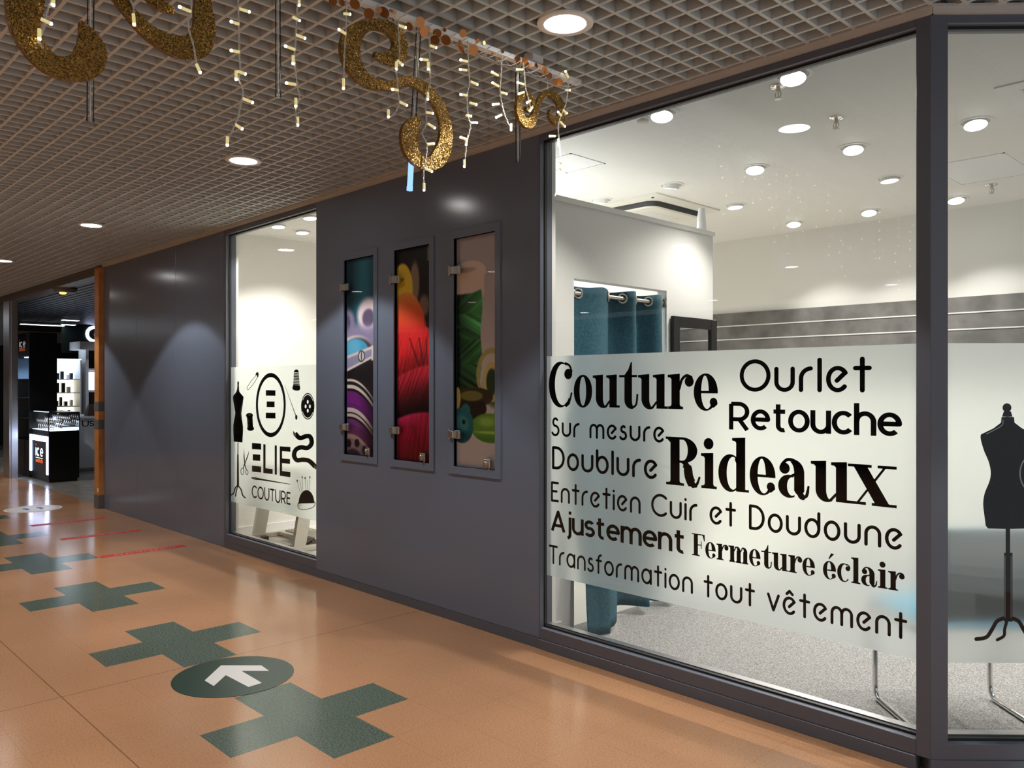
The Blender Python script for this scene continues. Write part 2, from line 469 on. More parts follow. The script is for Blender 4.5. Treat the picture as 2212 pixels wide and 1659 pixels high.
# rounded monoline alphabet: (strokes, advance); units of cap height, x-height .72
def A_(ch):
    e = [(.26, .31), (.50, .56)] + arc(.28, .36, .28, .36, 34, 318)
    o = arc(.28, .36, .28, .36, 0, 360)
    G = {
     'O': ([arc(.47, .5, .47, .5, 0, 360)], .94), 'u': ([[(0, .72)] + arc(.27, .27, .27, .27, 180, 360) + [(.54, .72)]], .54),
     'r': ([[(0, 0), (0, .36)] + arc(.32, .38, .32, .34, 180, 92)], .32), 'l': ([[(0, 0), (0, 1)]], 0), 'e': ([e], .54),
     't': ([[(.2, 0), (.2, 1)], [(0, .71), (.4, .71)]], .40),
     'S': ([arc(.22, .78, .17, .22, 40, 270) + arc(.20, .28, .25, .28, 90, -150)], .46),
     's': ([arc(.17, .56, .13, .16, 50, 270) + arc(.15, .2, .19, .2, 90, -150)], .34),
     'm': ([[(0, 0), (0, .44)] + arc(.22, .46, .22, .26, 180, 0) + [(.44, 0)], [(.44, .44)] + arc(.66, .46, .22, .26, 180, 0) + [(.88, 0)]], .88),
     'n': ([[(0, 0), (0, .42)] + arc(.26, .44, .26, .28, 180, 0) + [(.52, 0)]], .52),
     'D': ([[(0, 0), (0, 1), (.2, 1)] + arc(.2, .5, .42, .5, 90, -90) + [(0, 0)]], .62), 'o': ([o], .56),
     'b': ([[(0, 1), (0, .36)], o], .56), 'd': ([[(.56, 1), (.56, .36)], o], .56), 'a': ([[(.56, .70), (.56, 0)], o], .56),
     'E': ([[(.44, 1), (0, 1), (0, 0), (.44, 0)], [(0, .53), (.34, .53)]], .44), 'i': ([[(0, 0), (0, .70)], [(0, .93), (0, .94)]], 0),
     'C': ([arc(.47, .5, .47, .5, 48, 312)], .80), 'T': ([[(0, 1), (.58, 1)], [(.29, 1), (.29, 0)]], .54),
     'f': ([[(.13, 0), (.13, .76)] + arc(.33, .78, .20, .22, 180, 95), [(0, .68), (.32, .68)]], .34), 'v': ([[(0, .72), (.26, 0), (.52, .72)]], .52),
     'E^': ([e, [(.14, .90), (.28, 1.04), (.42, .90)]], .54), ' ': ([], .22)}
    return G[ch]
# geometric sans with flat ends
def B_(ch):
    o = arc(.29, .36, .29, .36, 0, 360)
    e = [(.03, .37), (.56, .37)] + arc(.29, .36, .28, .34, 2, 312)
    G = {
     'R': ([[(.0, -.08), (.0, .99)], [(0, .99), (.28, .99)] + arc(.30, .67, .32, .32, 90, -90) + [(0, .35)], [(.32, .35), (.62, -.08)]], .64), 'e': ([e], .58),
     't': ([[(.17, 1.0), (.17, .18)] + arc(.34, .16, .17, .18, 180, 290), [(0, .71), (.42, .71)]], .42), 'o': ([o], .58),
     'u': ([[(0, .80), (0, .27)] + arc(.26, .27, .26, .29, 180, 340), [(.52, .80), (.52, -.08)]], .52), 'c': ([arc(.29, .36, .29, .36, 42, 318)], .52),
     'h': ([[(0, -.08), (0, 1.1)], [(0, .40)] + arc(.26, .42, .26, .30, 160, 0) + [(.52, -.08)]], .52),
     'n': ([[(0, -.08), (0, .80)], [(0, .40)] + arc(.26, .42, .26, .30, 160, 0) + [(.52, -.08)]], .52),
     'm': ([[(0, -.08), (0, .80)], [(0, .40)] + arc(.23, .44, .23, .28, 160, 0) + [(.46, -.08)], [(.46, .40)] + arc(.69, .44, .23, .28, 160, 0) + [(.92, -.08)]], .92),
     'A': ([[(0, -.08), (.36, 1.0), (.72, -.08)], [(.14, .24), (.58, .24)]], .72), 'j': ([[(.16, .80), (.16, -.14)] + arc(-.02, -.14, .18, .2, 0, -80), [(.08, 1.04), (.24, 1.04)]], .16),
     's': ([arc(.22, .54, .20, .18, 30, 250) + arc(.22, .19, .22, .19, 80, -150)], .42),
     'C': ([arc(.48, .46, .46, .52, 45, 315)], .80), 'O': ([arc(.48, .46, .48, .52, 0, 360)], .96),
     'U': ([[(0, 1.06), (0, .36)] + arc(.36, .34, .36, .40, 180, 360) + [(.72, 1.06)]], .72), 'T': ([[(-.04, .98), (.68, .98)], [(.32, .98), (.32, -.08)]], .64),
     'E': ([[(.54, .98), (0, .98), (0, 0), (.54, 0)], [(0, .50), (.46, .50)]], .54), ' ': ([], .3)}
    return G[ch]
# bold high-contrast serif: polygons and advance
def C_(ch):
    t = .05
    def stem(x, y0, y1, w=.20): return [rect(x, y0, x + w, y1)]
    def serif_t(x, y, w=.20, l=.09): return [[(x - l, y), (x - l, y - t), (x - .03, y - t - .01), (x, y - .09), (x + w, y - .09), (x + w, y + .02)]]
    def serif_b(x, w=.20, l=.08): return [[(x - l, 0), (x + w + l, 0), (x + w + l, t), (x + w + .02, t + .01), (x + w, .09), (x, .09), (x - .02, t + .01), (x - l, t)]]
    if ch == 'o': return ring((.27, .35), (.27, .37), (.27, .35), (.095, .325)), .54
    if ch == 'C': return ring((.36, .5), (.36, .53), (.43, .5), (.24, .475), 62, 322) + [disc(.60, .74, .12)] + ribbon(smooth([(.52, .985), (.64, .93), (.70, .80)]), .055) + ribbon(smooth([(.54, .03), (.64, .12), (.70, .30)]), [.09] * 6 + [.05] * 7), .74
    if ch == 'c': return ring((.27, .35), (.27, .37), (.31, .35), (.145, .325), 60, 318) + [disc(.43, .53, .095)] + ribbon(smooth([(.38, .685), (.47, .65), (.51, .56)]), .05), .54
    if ch in 'eE': 
        g = ring((.27, .35), (.27, .37), (.255, .35), (.085, .325), 0, 180) + ring((.27, .35), (.27, .37), (.30, .35), (.13, .33), 180, 318) + [rect(.14, .325, .54, .375)] + [disc(.445, .155, .085)] + ribbon([(.44, .08), (.50, .13)], .07)
        if ch == 'E': g = g + [[(.22, .80), (.34, 1.04), (.47, 1.02), (.27, .80)]]
        return g, .56
    if ch == 'u': return stem(.08, .18, .69) + serif_t(.08, .70) + ring((.29, .20), (.21, .22), (.36, .20), (.08, .17), 180, 300) + ribbon([(.36, .02), (.46, .13)], .05) + stem(.46, 0, .69) + serif_t(.46, .70) + [rect(.46, 0, .74, t)], .72
    if ch == 't': return stem(.12, .16, .70) + [[(.12, .70), (.32, .70), (.32, .98), (.29, .98), (.22, .82)]] + [rect(-.02, .655, .45, .705)] + ring((.30, .17), (.18, .19), (.37, .17), (.05, .15), 180, 275) + ribbon(smooth([(.32, .0), (.43, .08), (.46, .28)]), .05), .46
    if ch == 'r': return stem(.08, 0, .69) + serif_t(.08, .70) + serif_b(.08) + [disc(.50, .56, .105)] + ribbon(smooth([(.27, .42), (.33, .60), (.44, .68), (.55, .64)]), .06), .58
    if ch == 'R': return stem(.12, 0, 1.0, .23) + serif_b(.12, .23, .11) + [rect(.0, .95, .45, 1.0), [(.04, .95), (.12, .88), (.12, .95)]] + ring((.42, .735), (.36, .265), (.42, .735), (.13, .215), -90, 90) + [rect(.3, .95, .44, 1.0), rect(.3, .47, .44, .52)] + ribbon(smooth([(.42, .49), (.54, .38), (.58, .20), (.66, .06), (.76, .05), (.83, .20)], 8), [.06] * 4 + [.16] * 4 + [.21] * 16 + [.14] * 4 + [.10] * 4 + [.06] * 4 + [.05] * 5), .84
    if ch == 'i': return stem(.08, 0, .69) + serif_t(.08, .70) + serif_b(.08) + [disc(.17, .90, .115, .115)], .36
    if ch == 'l': return stem(.08, 0, 1.0) + serif_t(.08, 1.0) + serif_b(.08), .36
    if ch == 'd': return ring((.27, .35), (.27, .37), (.33, .35), (.14, .32), 40, 320) + stem(.40, 0, 1.03) + serif_t(.40, 1.04) + [rect(.40, 0, .68, t)] + ribbon([(.40, .62), (.46, .5)], .06), .66
    if ch == 'a': return [disc(.13, .53, .105)] + ribbon(smooth([(.08, .60), (.18, .69), (.32, .68), (.40, .60)]), .06) + ring((.28, .46), (.24, .25), (.20, .46), (.12, .21), 0, 70) + stem(.32, .12, .48) + ring((.22, .20), (.22, .215), (.28, .20), (.10, .17), 70, 300) + ribbon(smooth([(.28, .40), (.36, .44)]), .05) + ribbon(smooth([(.42, .16), (.46, .04), (.56, .05), (.60, .22)]), [.2] + [.17] * 3 + [.12] * 6 + [.06] * 6 + [.045] * 3), .62
    if ch == 'x': return [[(.0, .70), (.24, .70), (.66, 0), (.42, 0)], [(.55, .68), (.60, .68), (.11, .02), (.06, .02)], rect(-.08, .65, .34, .70), rect(.44, .65, .76, .70), rect(-.10, 0, .24, t), rect(.34, 0, .76, t)], .72
    if ch == 'F': return stem(.12, 0, 1.0, .22) + serif_b(.12, .22, .10) + [rect(.0, .95, .70, 1.0), [(.58, .95), (.70, .95), (.71, .70), (.67, .70)], rect(.3, .48, .54, .53), [(.50, .34), (.54, .34), (.54, .68), (.50, .68)]], .70
    if ch == 'm':
        g = stem(.08, 0, .69) + serif_t(.08, .70) + serif_b(.08, .2, .05)
        for x in (.40, .72): g = g + stem(x, 0, .52) + serif_b(x, .2, .05) + ring((x + .02, .50), (.18, .21), (x - .03, .48), (.06, .18), 0, 130) + ribbon([(x - .12, .50), (x - .04, .66)], .05)
        return g, .98
    return [], .26

def layout(word, font, gap, w=0.13, cap='round', marks=None):
    polys = []; x = 0.0
    for ch in word:
        if ch == ' ' and marks is not None: marks.append(len(polys))
        key = 'E^' if (ch == 'ê') else ch
        if font is C_:
            key = 'E' if ch == 'é' else ch
            g, adv = C_(key); polys += [[(px + x, py) for px, py in p] for p in g]
        else:
            g, adv = font(key)
            for st in g:
                closed = len(st) > 12 and math.hypot(st[0][0] - st[-1][0], st[0][1] - st[-1][1]) < 1e-3
                pp = st[:-1] if closed else st
                if closed and len(pp) > 3 and any(abs(q[0]) < 1e-6 for q in pp[:2]) and key == 'D': closed = False; pp = st
                polys += [[(px + x, py) for px, py in p] for p in ribbon(pp, w, closed, cap)]
        x += adv + gap
    return polys
def fit(polys, x0, x1, zb, zc, cap=1.0):
    xs = [q[0] for p in polys for q in p]; a, b = min(xs), max(xs); k = (x1 - x0) / (b - a); s = (zc - zb) / cap
    return [[(x0 + (q[0] - a) * k, zb + q[1] * s) for q in p] for p in polys]

# ================================================================== SETTING
HC = 3.0            # corridor ceiling
HS = 3.06           # shop ceiling
XL, XC = -10.75, -1.16
Y_BACK = 4.35

# corridor floor: one tile per face, green crosses laid into it
b = MB(); T = 0.3
cross = set()
for k in range(-1, 9):
    ci = 3 - 5 * k          # tile column counted from x = -4.4
    for dx, dy in ((0, 0), (1, 0), (-1, 0), (0, 1), (0, -1)): cross.add((ci + dx, 2 + dy))
nx0, nx1, ny0, ny1 = -66, 22, -28, 8
vid = {}
def fv(i, j):
    if (i, j) not in vid:
        vid[i, j] = len(b.v); b.v.append((-4.4 + i * T, -2.206 + j * T, 0.0))
    return vid[i, j]
for i in range(nx0, nx1):
    for j in range(ny0, ny1):
        xa = -4.4 + i * T
        if j >= 7 and xa < -1.45: continue
        b.f.append((fv(i, j), fv(i + 1, j), fv(i + 1, j + 1), fv(i, j + 1))); b.m.append(1 if (i, j) in cross else 0)
b.quad((-24.2, -2.206 + 7 * T, 0), (-1.4, -2.206 + 7 * T, 0), (-1.4, 0.06, 0), (-24.2, 0.06, 0))
struct(b.build('floor', ['floor', 'green']), 'polished terracotta terrazzo corridor floor with a row of green crosses', 'floor')

# open-cell ceiling grid
b = MB(); g = 0.1; hb = 0.055; th = 0.0075
y = -9.65
while y < 2.4:
    xa = -19.5 if y < 0 else max(y - 1.16, -1.16)
    if y <= -0.01 or y > 0.0: b.box(xa, 2.2, y - th, y + th, HC, HC + hb)
    y += g
x = -19.45
while x < 2.2:
    ym = -0.005 if x < XC else x + 1.155
    b.box(x - th, x + th, -9.65, min(ym, 2.4), HC + 0.0004, HC + hb - 0.0004)
    x += g
struct(b.build('ceiling', 'gridm'), 'beige open-cell grid ceiling above the corridor', 'ceiling')
b = MB(); b.box(-24, 3, -10.6, 3, 3.46, 3.52)
struct(b.build('ceiling_slab', 'void'), 'dark slab above the open-cell ceiling', 'ceiling')

# corridor wall across (only ever seen mirrored in the glass)
b = MB(); b.box(-24, 3, -10.7, -10.55, 0, 3.0)
struct(b.build('wall_opposite', mat('dark_shutter_paint', (0.03, 0.03, 0.032), 0.8)), 'dark wall on the far side of the corridor', 'wall')

b = MB(); b.box(-24.3, -24.2, -10.7, 0.0, 0, 3.0)
struct(b.build('wall_corridor_end', mat('grey_beige_paint', (0.35, 0.33, 0.30), 0.6)), 'plain wall at the far end of the corridor, outside the picture', 'wall')
# facade wall
b = MB()
for xa, xb in ((XL, -9.648), (-9.648, -8.544), (-8.544, -7.40)): b.bbox(xa + 0.0008, xb - 0.0008, 0.0, 0.1, 0.0, 2.97, 0.0025)
struct(b.build('wall_front_blank', 'dark'), 'blank slate grey wall panels left of the narrow window', 'wall')
b = MB()
niches = [(-5.341, -4.949), (-4.70, -4.30), (-4.052, -3.656)]
NZ0, NZ1 = 1.0, 2.465
b.box(-5.75, -3.29, 0, 0.1, 0.06, NZ0); b.box(-5.75, -3.29, 0, 0.1, NZ1, 2.97)
ed = [-5.75] + [v for n in niches for v in n] + [-3.29]
for i in range(0, 8, 2): b.box(ed[i], ed[i + 1], 0, 0.1, NZ0, NZ1)
for xa, xb in niches: b.box(xa, xb, 0.085, 0.1, NZ0, NZ1)
struct(b.build('wall_front', 'dark'), 'slate grey wall between the two windows, with three display niches', 'wall')
b = MB(); b.box(-7.40, -3.29, -0.004, 0.1, 0.0, 0.058); b.box(-5.75, -3.29, 0.0, 0.1, 0.0575, 0.062)
struct(b.build('baseboard_front', 'frame'), 'slate grey plinth along the shop front', 'baseboard')
b = MB(); b.box(XL, XC + 0.012, -0.022, 0.1, 2.972, 3.004); b.segbox(0.0, 3.2, -0.022, 0.1, 2.972, 3.004)
b.box(XL, XC + 0.01, -0.028, -0.022, 2.994, 3.006); b.segbox(-0.01, 3.2, -0.028, -0.022, 2.994, 3.006)
struct(b.build('trim_1', 'wood_trim'), 'pale brown trim strip where the shop front meets the ceiling', 'trim')

def window(name, label, x0, x1, z0, z1, fl, fr, plinth):
    w = thing(name, label, 'window', ((x0 + x1) / 2, 0.0, 0.0), kind='structure')
    f = MB()
    if fl: f.bbox(x0 - fl, x0, -0.003, 0.1, 0.058, 2.972, 0.002)
    if fr: f.bbox(x1, x1 + fr, -0.003, 0.1, 0.058, 2.972, 0.002)
    f.bbox(x0 - fl, x1 + fr, -0.002, 0.1, z1, 2.973, 0.002)
    f.bbox(x0 - fl, x1 + fr, -0.002, 0.1, 0.058, z0, 0.002)
    if plinth: f.bbox(x0 - fl, x1 + fr, -0.008, 0.1, 0.0, 0.057, 0.002)
    f.build('window_frame', 'frame', w)
    g = MB(); t = 0.011
    g.box(x0, x1, 0.03, 0.05, z1 - t, z1); g.box(x0, x1, 0.03, 0.05, z0, z0 + t * 0.9)
    g.box(x0, x0 + 0.006, 0.03, 0.05, z0, z1); g.box(x1 - 0.006, x1, 0.03, 0.05, z0, z1)
    g.build('glazing_gasket', 'gasket', w)
    s = MB(); s.box(x0, x1, 0.056, 0.1, z0, z0 + 0.014); s.build('sill_strip', 'alu', w)
    p = MB(); p.quad((x0, 0.04, z0), (x1, 0.04, z0), (x1, 0.04, z1), (x0, 0.04, z1)); p.build('glass_pane', 'glass', w)
    return w
G1 = (-7.362, -5.75, 0.129, 2.928)
G2 = (-3.279, -1.213, 0.122, 2.940)
window('window_1', 'tall narrow shop window with a logo film', *G1, 0.038, 0.0, False)
window('window_2', 'large shop window with French lettering on a frosted band', *G2, 0.011, 0.0, True)
# corner post and the window after the corner
w3 = thing('window_3', 'shop window after the angled corner, with a dress form on its film', 'window', (XC, 0, 0), kind='structure')
f = MB(); e2 = 3.2
f.bbox(-1.213, -1.16 + 0.002, -0.003, 0.1, 0.058, 2.972, 0.002)
f.segbox(0.0, 0.066, -0.003, 0.1, 0.058, 2.972)
f.segbox(0.0, e2, -0.002, 0.1, 2.940, 2.973); f.segbox(0.0, e2, -0.002, 0.1, 0.058, 0.118)
f.segbox(-0.003, e2, -0.008, 0.1, 0.0, 0.057); f.segbox(1.9, 1.96, -0.002, 0.1, 0.058, 2.97)
f.build('window_frame', 'frame', w3)
g = MB(); g.segbox(0.066, 1.9, 0.03, 0.05, 2.928, 2.940); g.segbox(0.066, 1.9, 0.03, 0.05, 0.118, 0.129); g.segbox(0.066, 0.071, 0.03, 0.05, 0.118, 2.940)
g.build('glazing_gasket', 'gasket', w3)
s = MB(); s.segbox(0.066, 1.9, 0.056, 0.1, 0.118, 0.134); s.build('sill_strip', 'alu', w3)
p = MB(); p.quad(segp(.066, .118, .04), segp(1.9, .118, .04), segp(1.9, 2.94, .04), segp(.066, 2.94, .04)); p.build('glass_pane', 'glass', w3)

# shop shell
b = MB(); q = [(-3.44, .08), (XC - .03, .08), (1.1, 2.31), (1.1, Y_BACK), (-3.44, Y_BACK)]; b.plate([q], lambda u, v: (u, v, .004), lambda u, v: (u, v, -.06))
o = struct(b.build('floor_carpet', 'carpet'), 'speckled grey carpet inside the shop', 'floor')
b = MB(); b.box(-7.95, -3.44, 0.08, Y_BACK, -0.06, 0.004); struct(b.build('floor_vinyl', 'pale_floor'), 'pale floor of the sewing area', 'floor')
b = MB(); b.box(-8.0, XC + 0.02, 0.1, Y_BACK, HS, HS + 0.08)
q = [(XC + .02, .13), (1.1, 2.4), (1.1, Y_BACK), (XC + .02, Y_BACK)]
b.hexa([(x, y, HS) for x, y in q], [(x, y, HS + .08) for x, y in q])
struct(b.build('ceiling_shop', 'whitec'), 'plain white ceiling inside the shop', 'ceiling')
b = MB(); b.box(-8.0, XC, 0.1, 0.13, 2.975, HS); b.segbox(0.0, 3.2, 0.1, 0.13, 2.975, HS)
struct(b.build('trim_5', 'whitec'), 'white bulkhead above the glazing inside the shop', 'trim')
b = MB(); b.box(-8.0, 1.2, Y_BACK, Y_BACK + 0.1, 0, 3.14); struct(b.build('wall_back', 'white'), 'white rear wall of the shop', 'wall')
b = MB(); b.box(-7.96, -7.86, 0.1, Y_BACK, 0, HS); b.box(-7.86, -7.83, 0.1, 0.30, 0.0, HS); struct(b.build('wall_left', 'white'), 'white side wall seen through the narrow window', 'wall')
b = MB(); b.box(1.1, 1.2, 2.3, Y_BACK, 0, 3.14); struct(b.build('wall_right', 'white'), 'white right wall of the shop', 'wall')
b = MB(); b.box(-8.0, -7.40, 0.1, 0.14, 0, HS); b.box(-5.74, -3.29, 0.1, 0.14, 0, HS); struct(b.build('wall_front_lining', 'white'), 'white inner lining of the shop front', 'wall')
b = MB(); b.box(-7.86, -7.843, 0.30, Y_BACK, 0.004, 0.085); struct(b.build('baseboard_left', 'whitep'), 'white skirting along the side wall', 'baseboard')
# fitting booth partition with a curtained opening
PX = -3.40
b = MB()
b.box(PX - 0.08, PX, 0.14, 0.428, 0.004, 2.65); b.box(PX - 0.08, PX, 1.414, 2.013, 0.004, 2.65); b.box(PX - 0.08, PX, 0.428, 1.414, 2.19, 2.65)
b.box(PX - 0.095, PX + 0.012, 0.14, 2.025, 2.65, 2.682)
struct(b.build('wall_booth', 'white'), 'white partition wall of the fitting booth', 'wall')
b = MB(); b.box(-4.75, -4.67, 0.14, 2.013, 0.004, 2.65); b.box(-4.67, PX - 0.08, 1.93, 2.013, 0.004, 2.65)
struct(b.build('wall_booth_inner', 'white'), 'white inner walls of the fitting booth', 'wall')
b = MB(); b.box(PX - 0.08, PX - 0.005, 0.428, 0.4296, 0.004, 2.19); struct(b.build('trim_3', 'whitep'), 'white edge strip of the booth opening', 'trim')
b = MB(); b.box(PX, PX + 0.014, 1.414, 2.013, 0.004, 0.075); b.box(PX, PX + 0.014, 0.14, 0.30, 0.004, 0.075); struct(b.build('baseboard_booth', 'whitep'), 'white skirting of the booth partition', 'baseboard')

# slatted concrete-look wall panelling on the rear wall
t = thing('slat_panel', 'concrete-look grey slat panelling with aluminium grooves on the rear wall', 'wall panel', (-3, Y_BACK - 0.02, 0.9))
zs = 2.285
while zs > 1.6:
    b = MB(); b.bbox(-5.6, 1.09, Y_BACK - 0.03, Y_BACK - 0.002, zs - 0.132, zs, 0.002); b.build('board', 'concrete', t)
    b = MB(); b.box(-5.6, 1.09, Y_BACK - 0.034, Y_BACK - 0.002, zs - 0.1435, zs - 0.1315); b.build('groove_profile', 'profile', t)
    zs -= 0.143

# ================================================================== FROSTED FILMS AND LETTERING
FY = 0.047
def slab(x0, x1, z0, z1):
    b = MB(); b.quad((x0, FY, z0), (x1, FY, z0), (x1, FY, z1), (x0, FY, z1)); return b
LY = 0.0445
fn = lambda u, v: (u, LY, v)
def words(th, list_):
    for txt, lab, font, gap, w, cap, x0, x1, zb, zc, capu in list_:
        kd = 1 + LY / CAM_D; zq = lambda z: CAM_H + (z - CAM_H) * kd; marks = [0]
        pol = fit(layout(txt, font, gap, w, cap, marks), x0 * kd, x1 * kd, zq(zb), zq(zc), capu); marks.append(len(pol))
        for wd, i0, i1 in zip(txt.split(' '), marks, marks[1:]):
            b = MB(); b.flat(pol[i0:i1], fn); o = b.build('lettering', 'vinyl', th); o['label'] = lab + ' word ' + wd
t = thing('frosted_film', 'frosted band with black French tailoring words on the large window', 'window film', (-2.2, FY, 0.43))
slab(G2[0] + 0.004, G2[1] - 0.014, 0.420, 1.690).build('film', 'film', t)
words(t, [
 ('Couture', 'black bold serif', C_, 0.025, 0, 0, -3.212, -2.110, 1.404, 1.648, 1.0),
 ('Ourlet', 'black rounded', A_, 0.27, 0.145, 'round', -1.994, -1.387, 1.502, 1.632, 1.0),
 ('Retouche', 'black bold', B_, 0.19, 0.17, 'square', -2.050, -1.267, 1.324, 1.437, 1.0),
 ('Sur mesure', 'black rounded', A_, 0.30, 0.142, 'round', -3.192, -2.417, 1.239, 1.333, 1.0),
 ('Doublure', 'black rounded', A_, 0.27, 0.142, 'round', -3.187, -2.459, 1.053, 1.168, 1.0),
 ('Rideaux', 'black bold serif', C_, 0.035, 0, 0, -2.408, -1.288, 1.027, 1.266, 1.0),
 ('Entretien Cuir et Doudoune', 'black rounded', A_, 0.27, 0.135, 'round', -3.195, -1.266, 0.866, 0.968, 1.0),
 ('Ajustement', 'black bold', B_, 0.19, 0.17, 'square', -3.196, -2.301, 0.703, 0.805, 1.0),
 ('Fermeture éclair', 'black bold serif', C_, 0.03, 0, 0, -2.256, -1.257, 0.695, 0.802, 1.0),
 ('Transformation tout vêtement', 'black rounded', A_, 0.27, 0.135, 'round', -3.211, -1.247, 0.511, 0.606, 1.0)])

# logo film of the narrow window, every motif traced on the pane's own plane
t = thing('frosted_film', 'frosted band with black sewing motifs and logo on the narrow window', 'window film', (-6.5, FY, 0.43))
slab(G1[0] + 0.006, G1[1] + 0.004, 0.427, 1.688).build('film', 'film', t)
def tr(zx, zy):
    p = ony(480 + zx / 3.686, 770 + zy / 3.687, LY); return (p[0], p[2])
def trf(off=0.0): return lambda u, v: (lambda p: (p[0], LY - off, p[1]))(tr(u, v))
F0, F1 = trf(), trf(0.0012)
def motif(name, polys, white=None, label=None):
    b = MB(); b.flat(polys, F0, 0)
    if white: b.flat(white, F1, 1)
    o = b.build(name, ['vinyl', 'vinylw'], t)
    if label: o['label'] = label
motif('dress_form_motif', [disc(127, 214, 7, 16), [(122, 225), (132, 225), (134, 248), (119, 248)],
   [(119, 248), (134, 248), (134, 262), (136, 280), (150, 298), (170, 322), (168, 350), (158, 415), (152, 455), (158, 505), (166, 560), (166, 600), (160, 686), (92, 678), (88, 600), (88, 545), (98, 490), (104, 450), (96, 400), (85, 340), (86, 315), (110, 285), (118, 262)],
   rect(122, 684, 129, 780), [(119, 778), (131, 778), (134, 1035), (116, 1035)]] +
   ribbon(smooth([(124, 1028), (105, 1045), (92, 1088), (70, 1104)]), 10) + ribbon(smooth([(125, 1030), (114, 1065), (106, 1113)]), 9) + ribbon(smooth([(127, 1030), (150, 1060), (163, 1105), (184, 1126)]), 10),
   ribbon(smooth([(164, 345), (152, 415), (147, 455), (154, 505)]), 3), 'black dress form motif')
motif('safety_pin_motif', ribbon(smooth([(272, 148), (236, 190), (200, 244), (202, 264), (216, 258), (250, 215), (284, 160)]), 4) + [[(262, 150), (272, 128), (284, 124), (291, 138), (288, 160), (280, 172), (276, 150), (270, 146)]], None, 'black safety pin motif')
motif('logo', ring((387, 387), (119, 256), (387, 387), (102, 222)) + [[(347, 268), (424, 270), (424, 313), (347, 312)], [(354, 358), (417, 359), (417, 404), (354, 403)], [(347, 447), (424, 449), (424, 494), (347, 492)]], None, 'black oval logo with three bars')
bands = []
for i in range(9):
    a, c = i / 9.0, (i + 0.72) / 9.0
    L = lambda q: 571 - 6 * q; R = lambda q: 609 + 8 * q
    bands.append([(L(a), 118 + a * 110), (R(a), 120 + a * 112), (R(c), 120 + c * 112), (L(c), 118 + c * 110)])
motif('thimble_motif', [[(571, 119), (580, 106), (592, 103), (603, 107), (609, 120)]] + bands + [[(565, 226), (617, 230), (622, 252), (618, 266), (604, 273), (578, 271), (560, 262), (558, 248)]], None, 'black thimble motif')
motif('pin_motif', ribbon([(497, 225), (586, 472)], [1.5, 6], cap='none') + [disc(590, 485, 9, 20)], None, 'black long pin motif')
holes = [(681, 362), (664, 398), (698, 398), (681, 432)]
cells = []
for i in range(60):
    for j in range(116):
        ux, uy = 651 + i, 339 + j
        if any(((ux + .5 - hx) / 7.5) ** 2 + ((uy + .5 - hy) / 15) ** 2 < 1 for hx, hy in holes): continue
        cells.append(rect(ux, uy, ux + 1, uy + 1))
rim = []
for i in range(72):
    a0, a1 = 2 * PI * i / 72, 2 * PI * (i + 1) / 72
    def sq(a): 
        k_ = min(30 / max(abs(math.cos(a)), 1e-6), 58 / max(abs(math.sin(a)), 1e-6)); return (681 + k_ * math.cos(a), 397 + k_ * math.sin(a))
    el = lambda a, k_: (681 + 53 * k_ * math.cos(a), 397 + 106 * k_ * math.sin(a))
    def inside(p): return ((p[0] - 681) / 53) ** 2 + ((p[1] - 397) / 106) ** 2
    b0, b1 = sq(a0 + .0001), sq(a1 - .0001)
    t0, t1 = math.atan2((b0[1] - 397) / 106, (b0[0] - 681) / 53), math.atan2((b1[1] - 397) / 106, (b1[0] - 681) / 53)
    if .52 < (a0 % PI) < 2.62 or True:
        if 10 <= i % 36 <= 26: rim += [[b0, b1, el(t1, .86), el(t0, .86)], [el(t0, .91), el(t1, .91), el(t1, 1), el(t0, 1)]]
        else: rim.append([b0, b1, el(t1, 1), el(t0, 1)])
motif('button_motif', cells + rim, None, 'black four-hole button motif')
motif('spool_motif', [disc(217, 470, 28, 20), disc(226, 574, 28, 19), [(197, 482), (241, 474), (246, 570), (204, 578)]], [disc(219, 465, 8, 5)] + [[(196, 500 + 12 * i), (213, 502 + 12 * i), (213, 506 + 12 * i), (197, 504 + 12 * i)] for i in range(6)], 'black thread spool motif')
motif('tape_measure_motif', ribbon(smooth([(580, 612), (618, 650), (665, 636), (700, 640), (712, 690), (680, 728), (625, 724), (585, 745), (572, 790), (596, 826), (640, 822), (692, 832), (742, 880)]), 36, cap='none'), [[(566, 592), (590, 618), (586, 636), (566, 622)], [(734, 862), (752, 878), (748, 902), (732, 888)]], 'black curling tape measure motif')
motif('scissors_motif', [[(173, 728), (182, 850), (176, 860), (170, 800)], [(214, 748), (208, 790), (180, 866), (173, 862), (200, 790)]] + ribbon([(176, 858), (168, 890)], 7) + ribbon([(178, 858), (192, 900)], 7) + ribbon(disc(160, 915, 12, 26), 5, True) + ribbon(disc(197, 922, 9, 19), 5, True), None, 'black scissors motif')
bars = [[(237, 688), (310, 695), (310, 743), (237, 738)], [(243, 778), (303, 782), (303, 833), (243, 828)], [(237, 868), (310, 877), (310, 925), (237, 917)]]
motif('lettering', bars + [[(327, 698), (345, 700), (345, 890), (402, 898), (402, 937), (327, 928)], [(418, 708), (435, 710), (435, 942), (418, 940)],
   [(458, 715), (543, 721), (543, 760), (477, 754), (477, 812), (540, 817), (540, 856), (477, 850), (477, 912), (543, 922), (543, 962), (458, 950)]], None, 'black word ELIE')
motif('needle_motif', ribbon([(237, 967), (262, 972), (300, 978), (542, 1018)], [10, 20, 14, 4]), [disc(264, 971, 16, 4)], 'black needle motif under the word ELIE')
x0c, z0c = tr(235, 1112); x1c, z1c = tr(235, 1028); x2c, _ = tr(543, 1100)
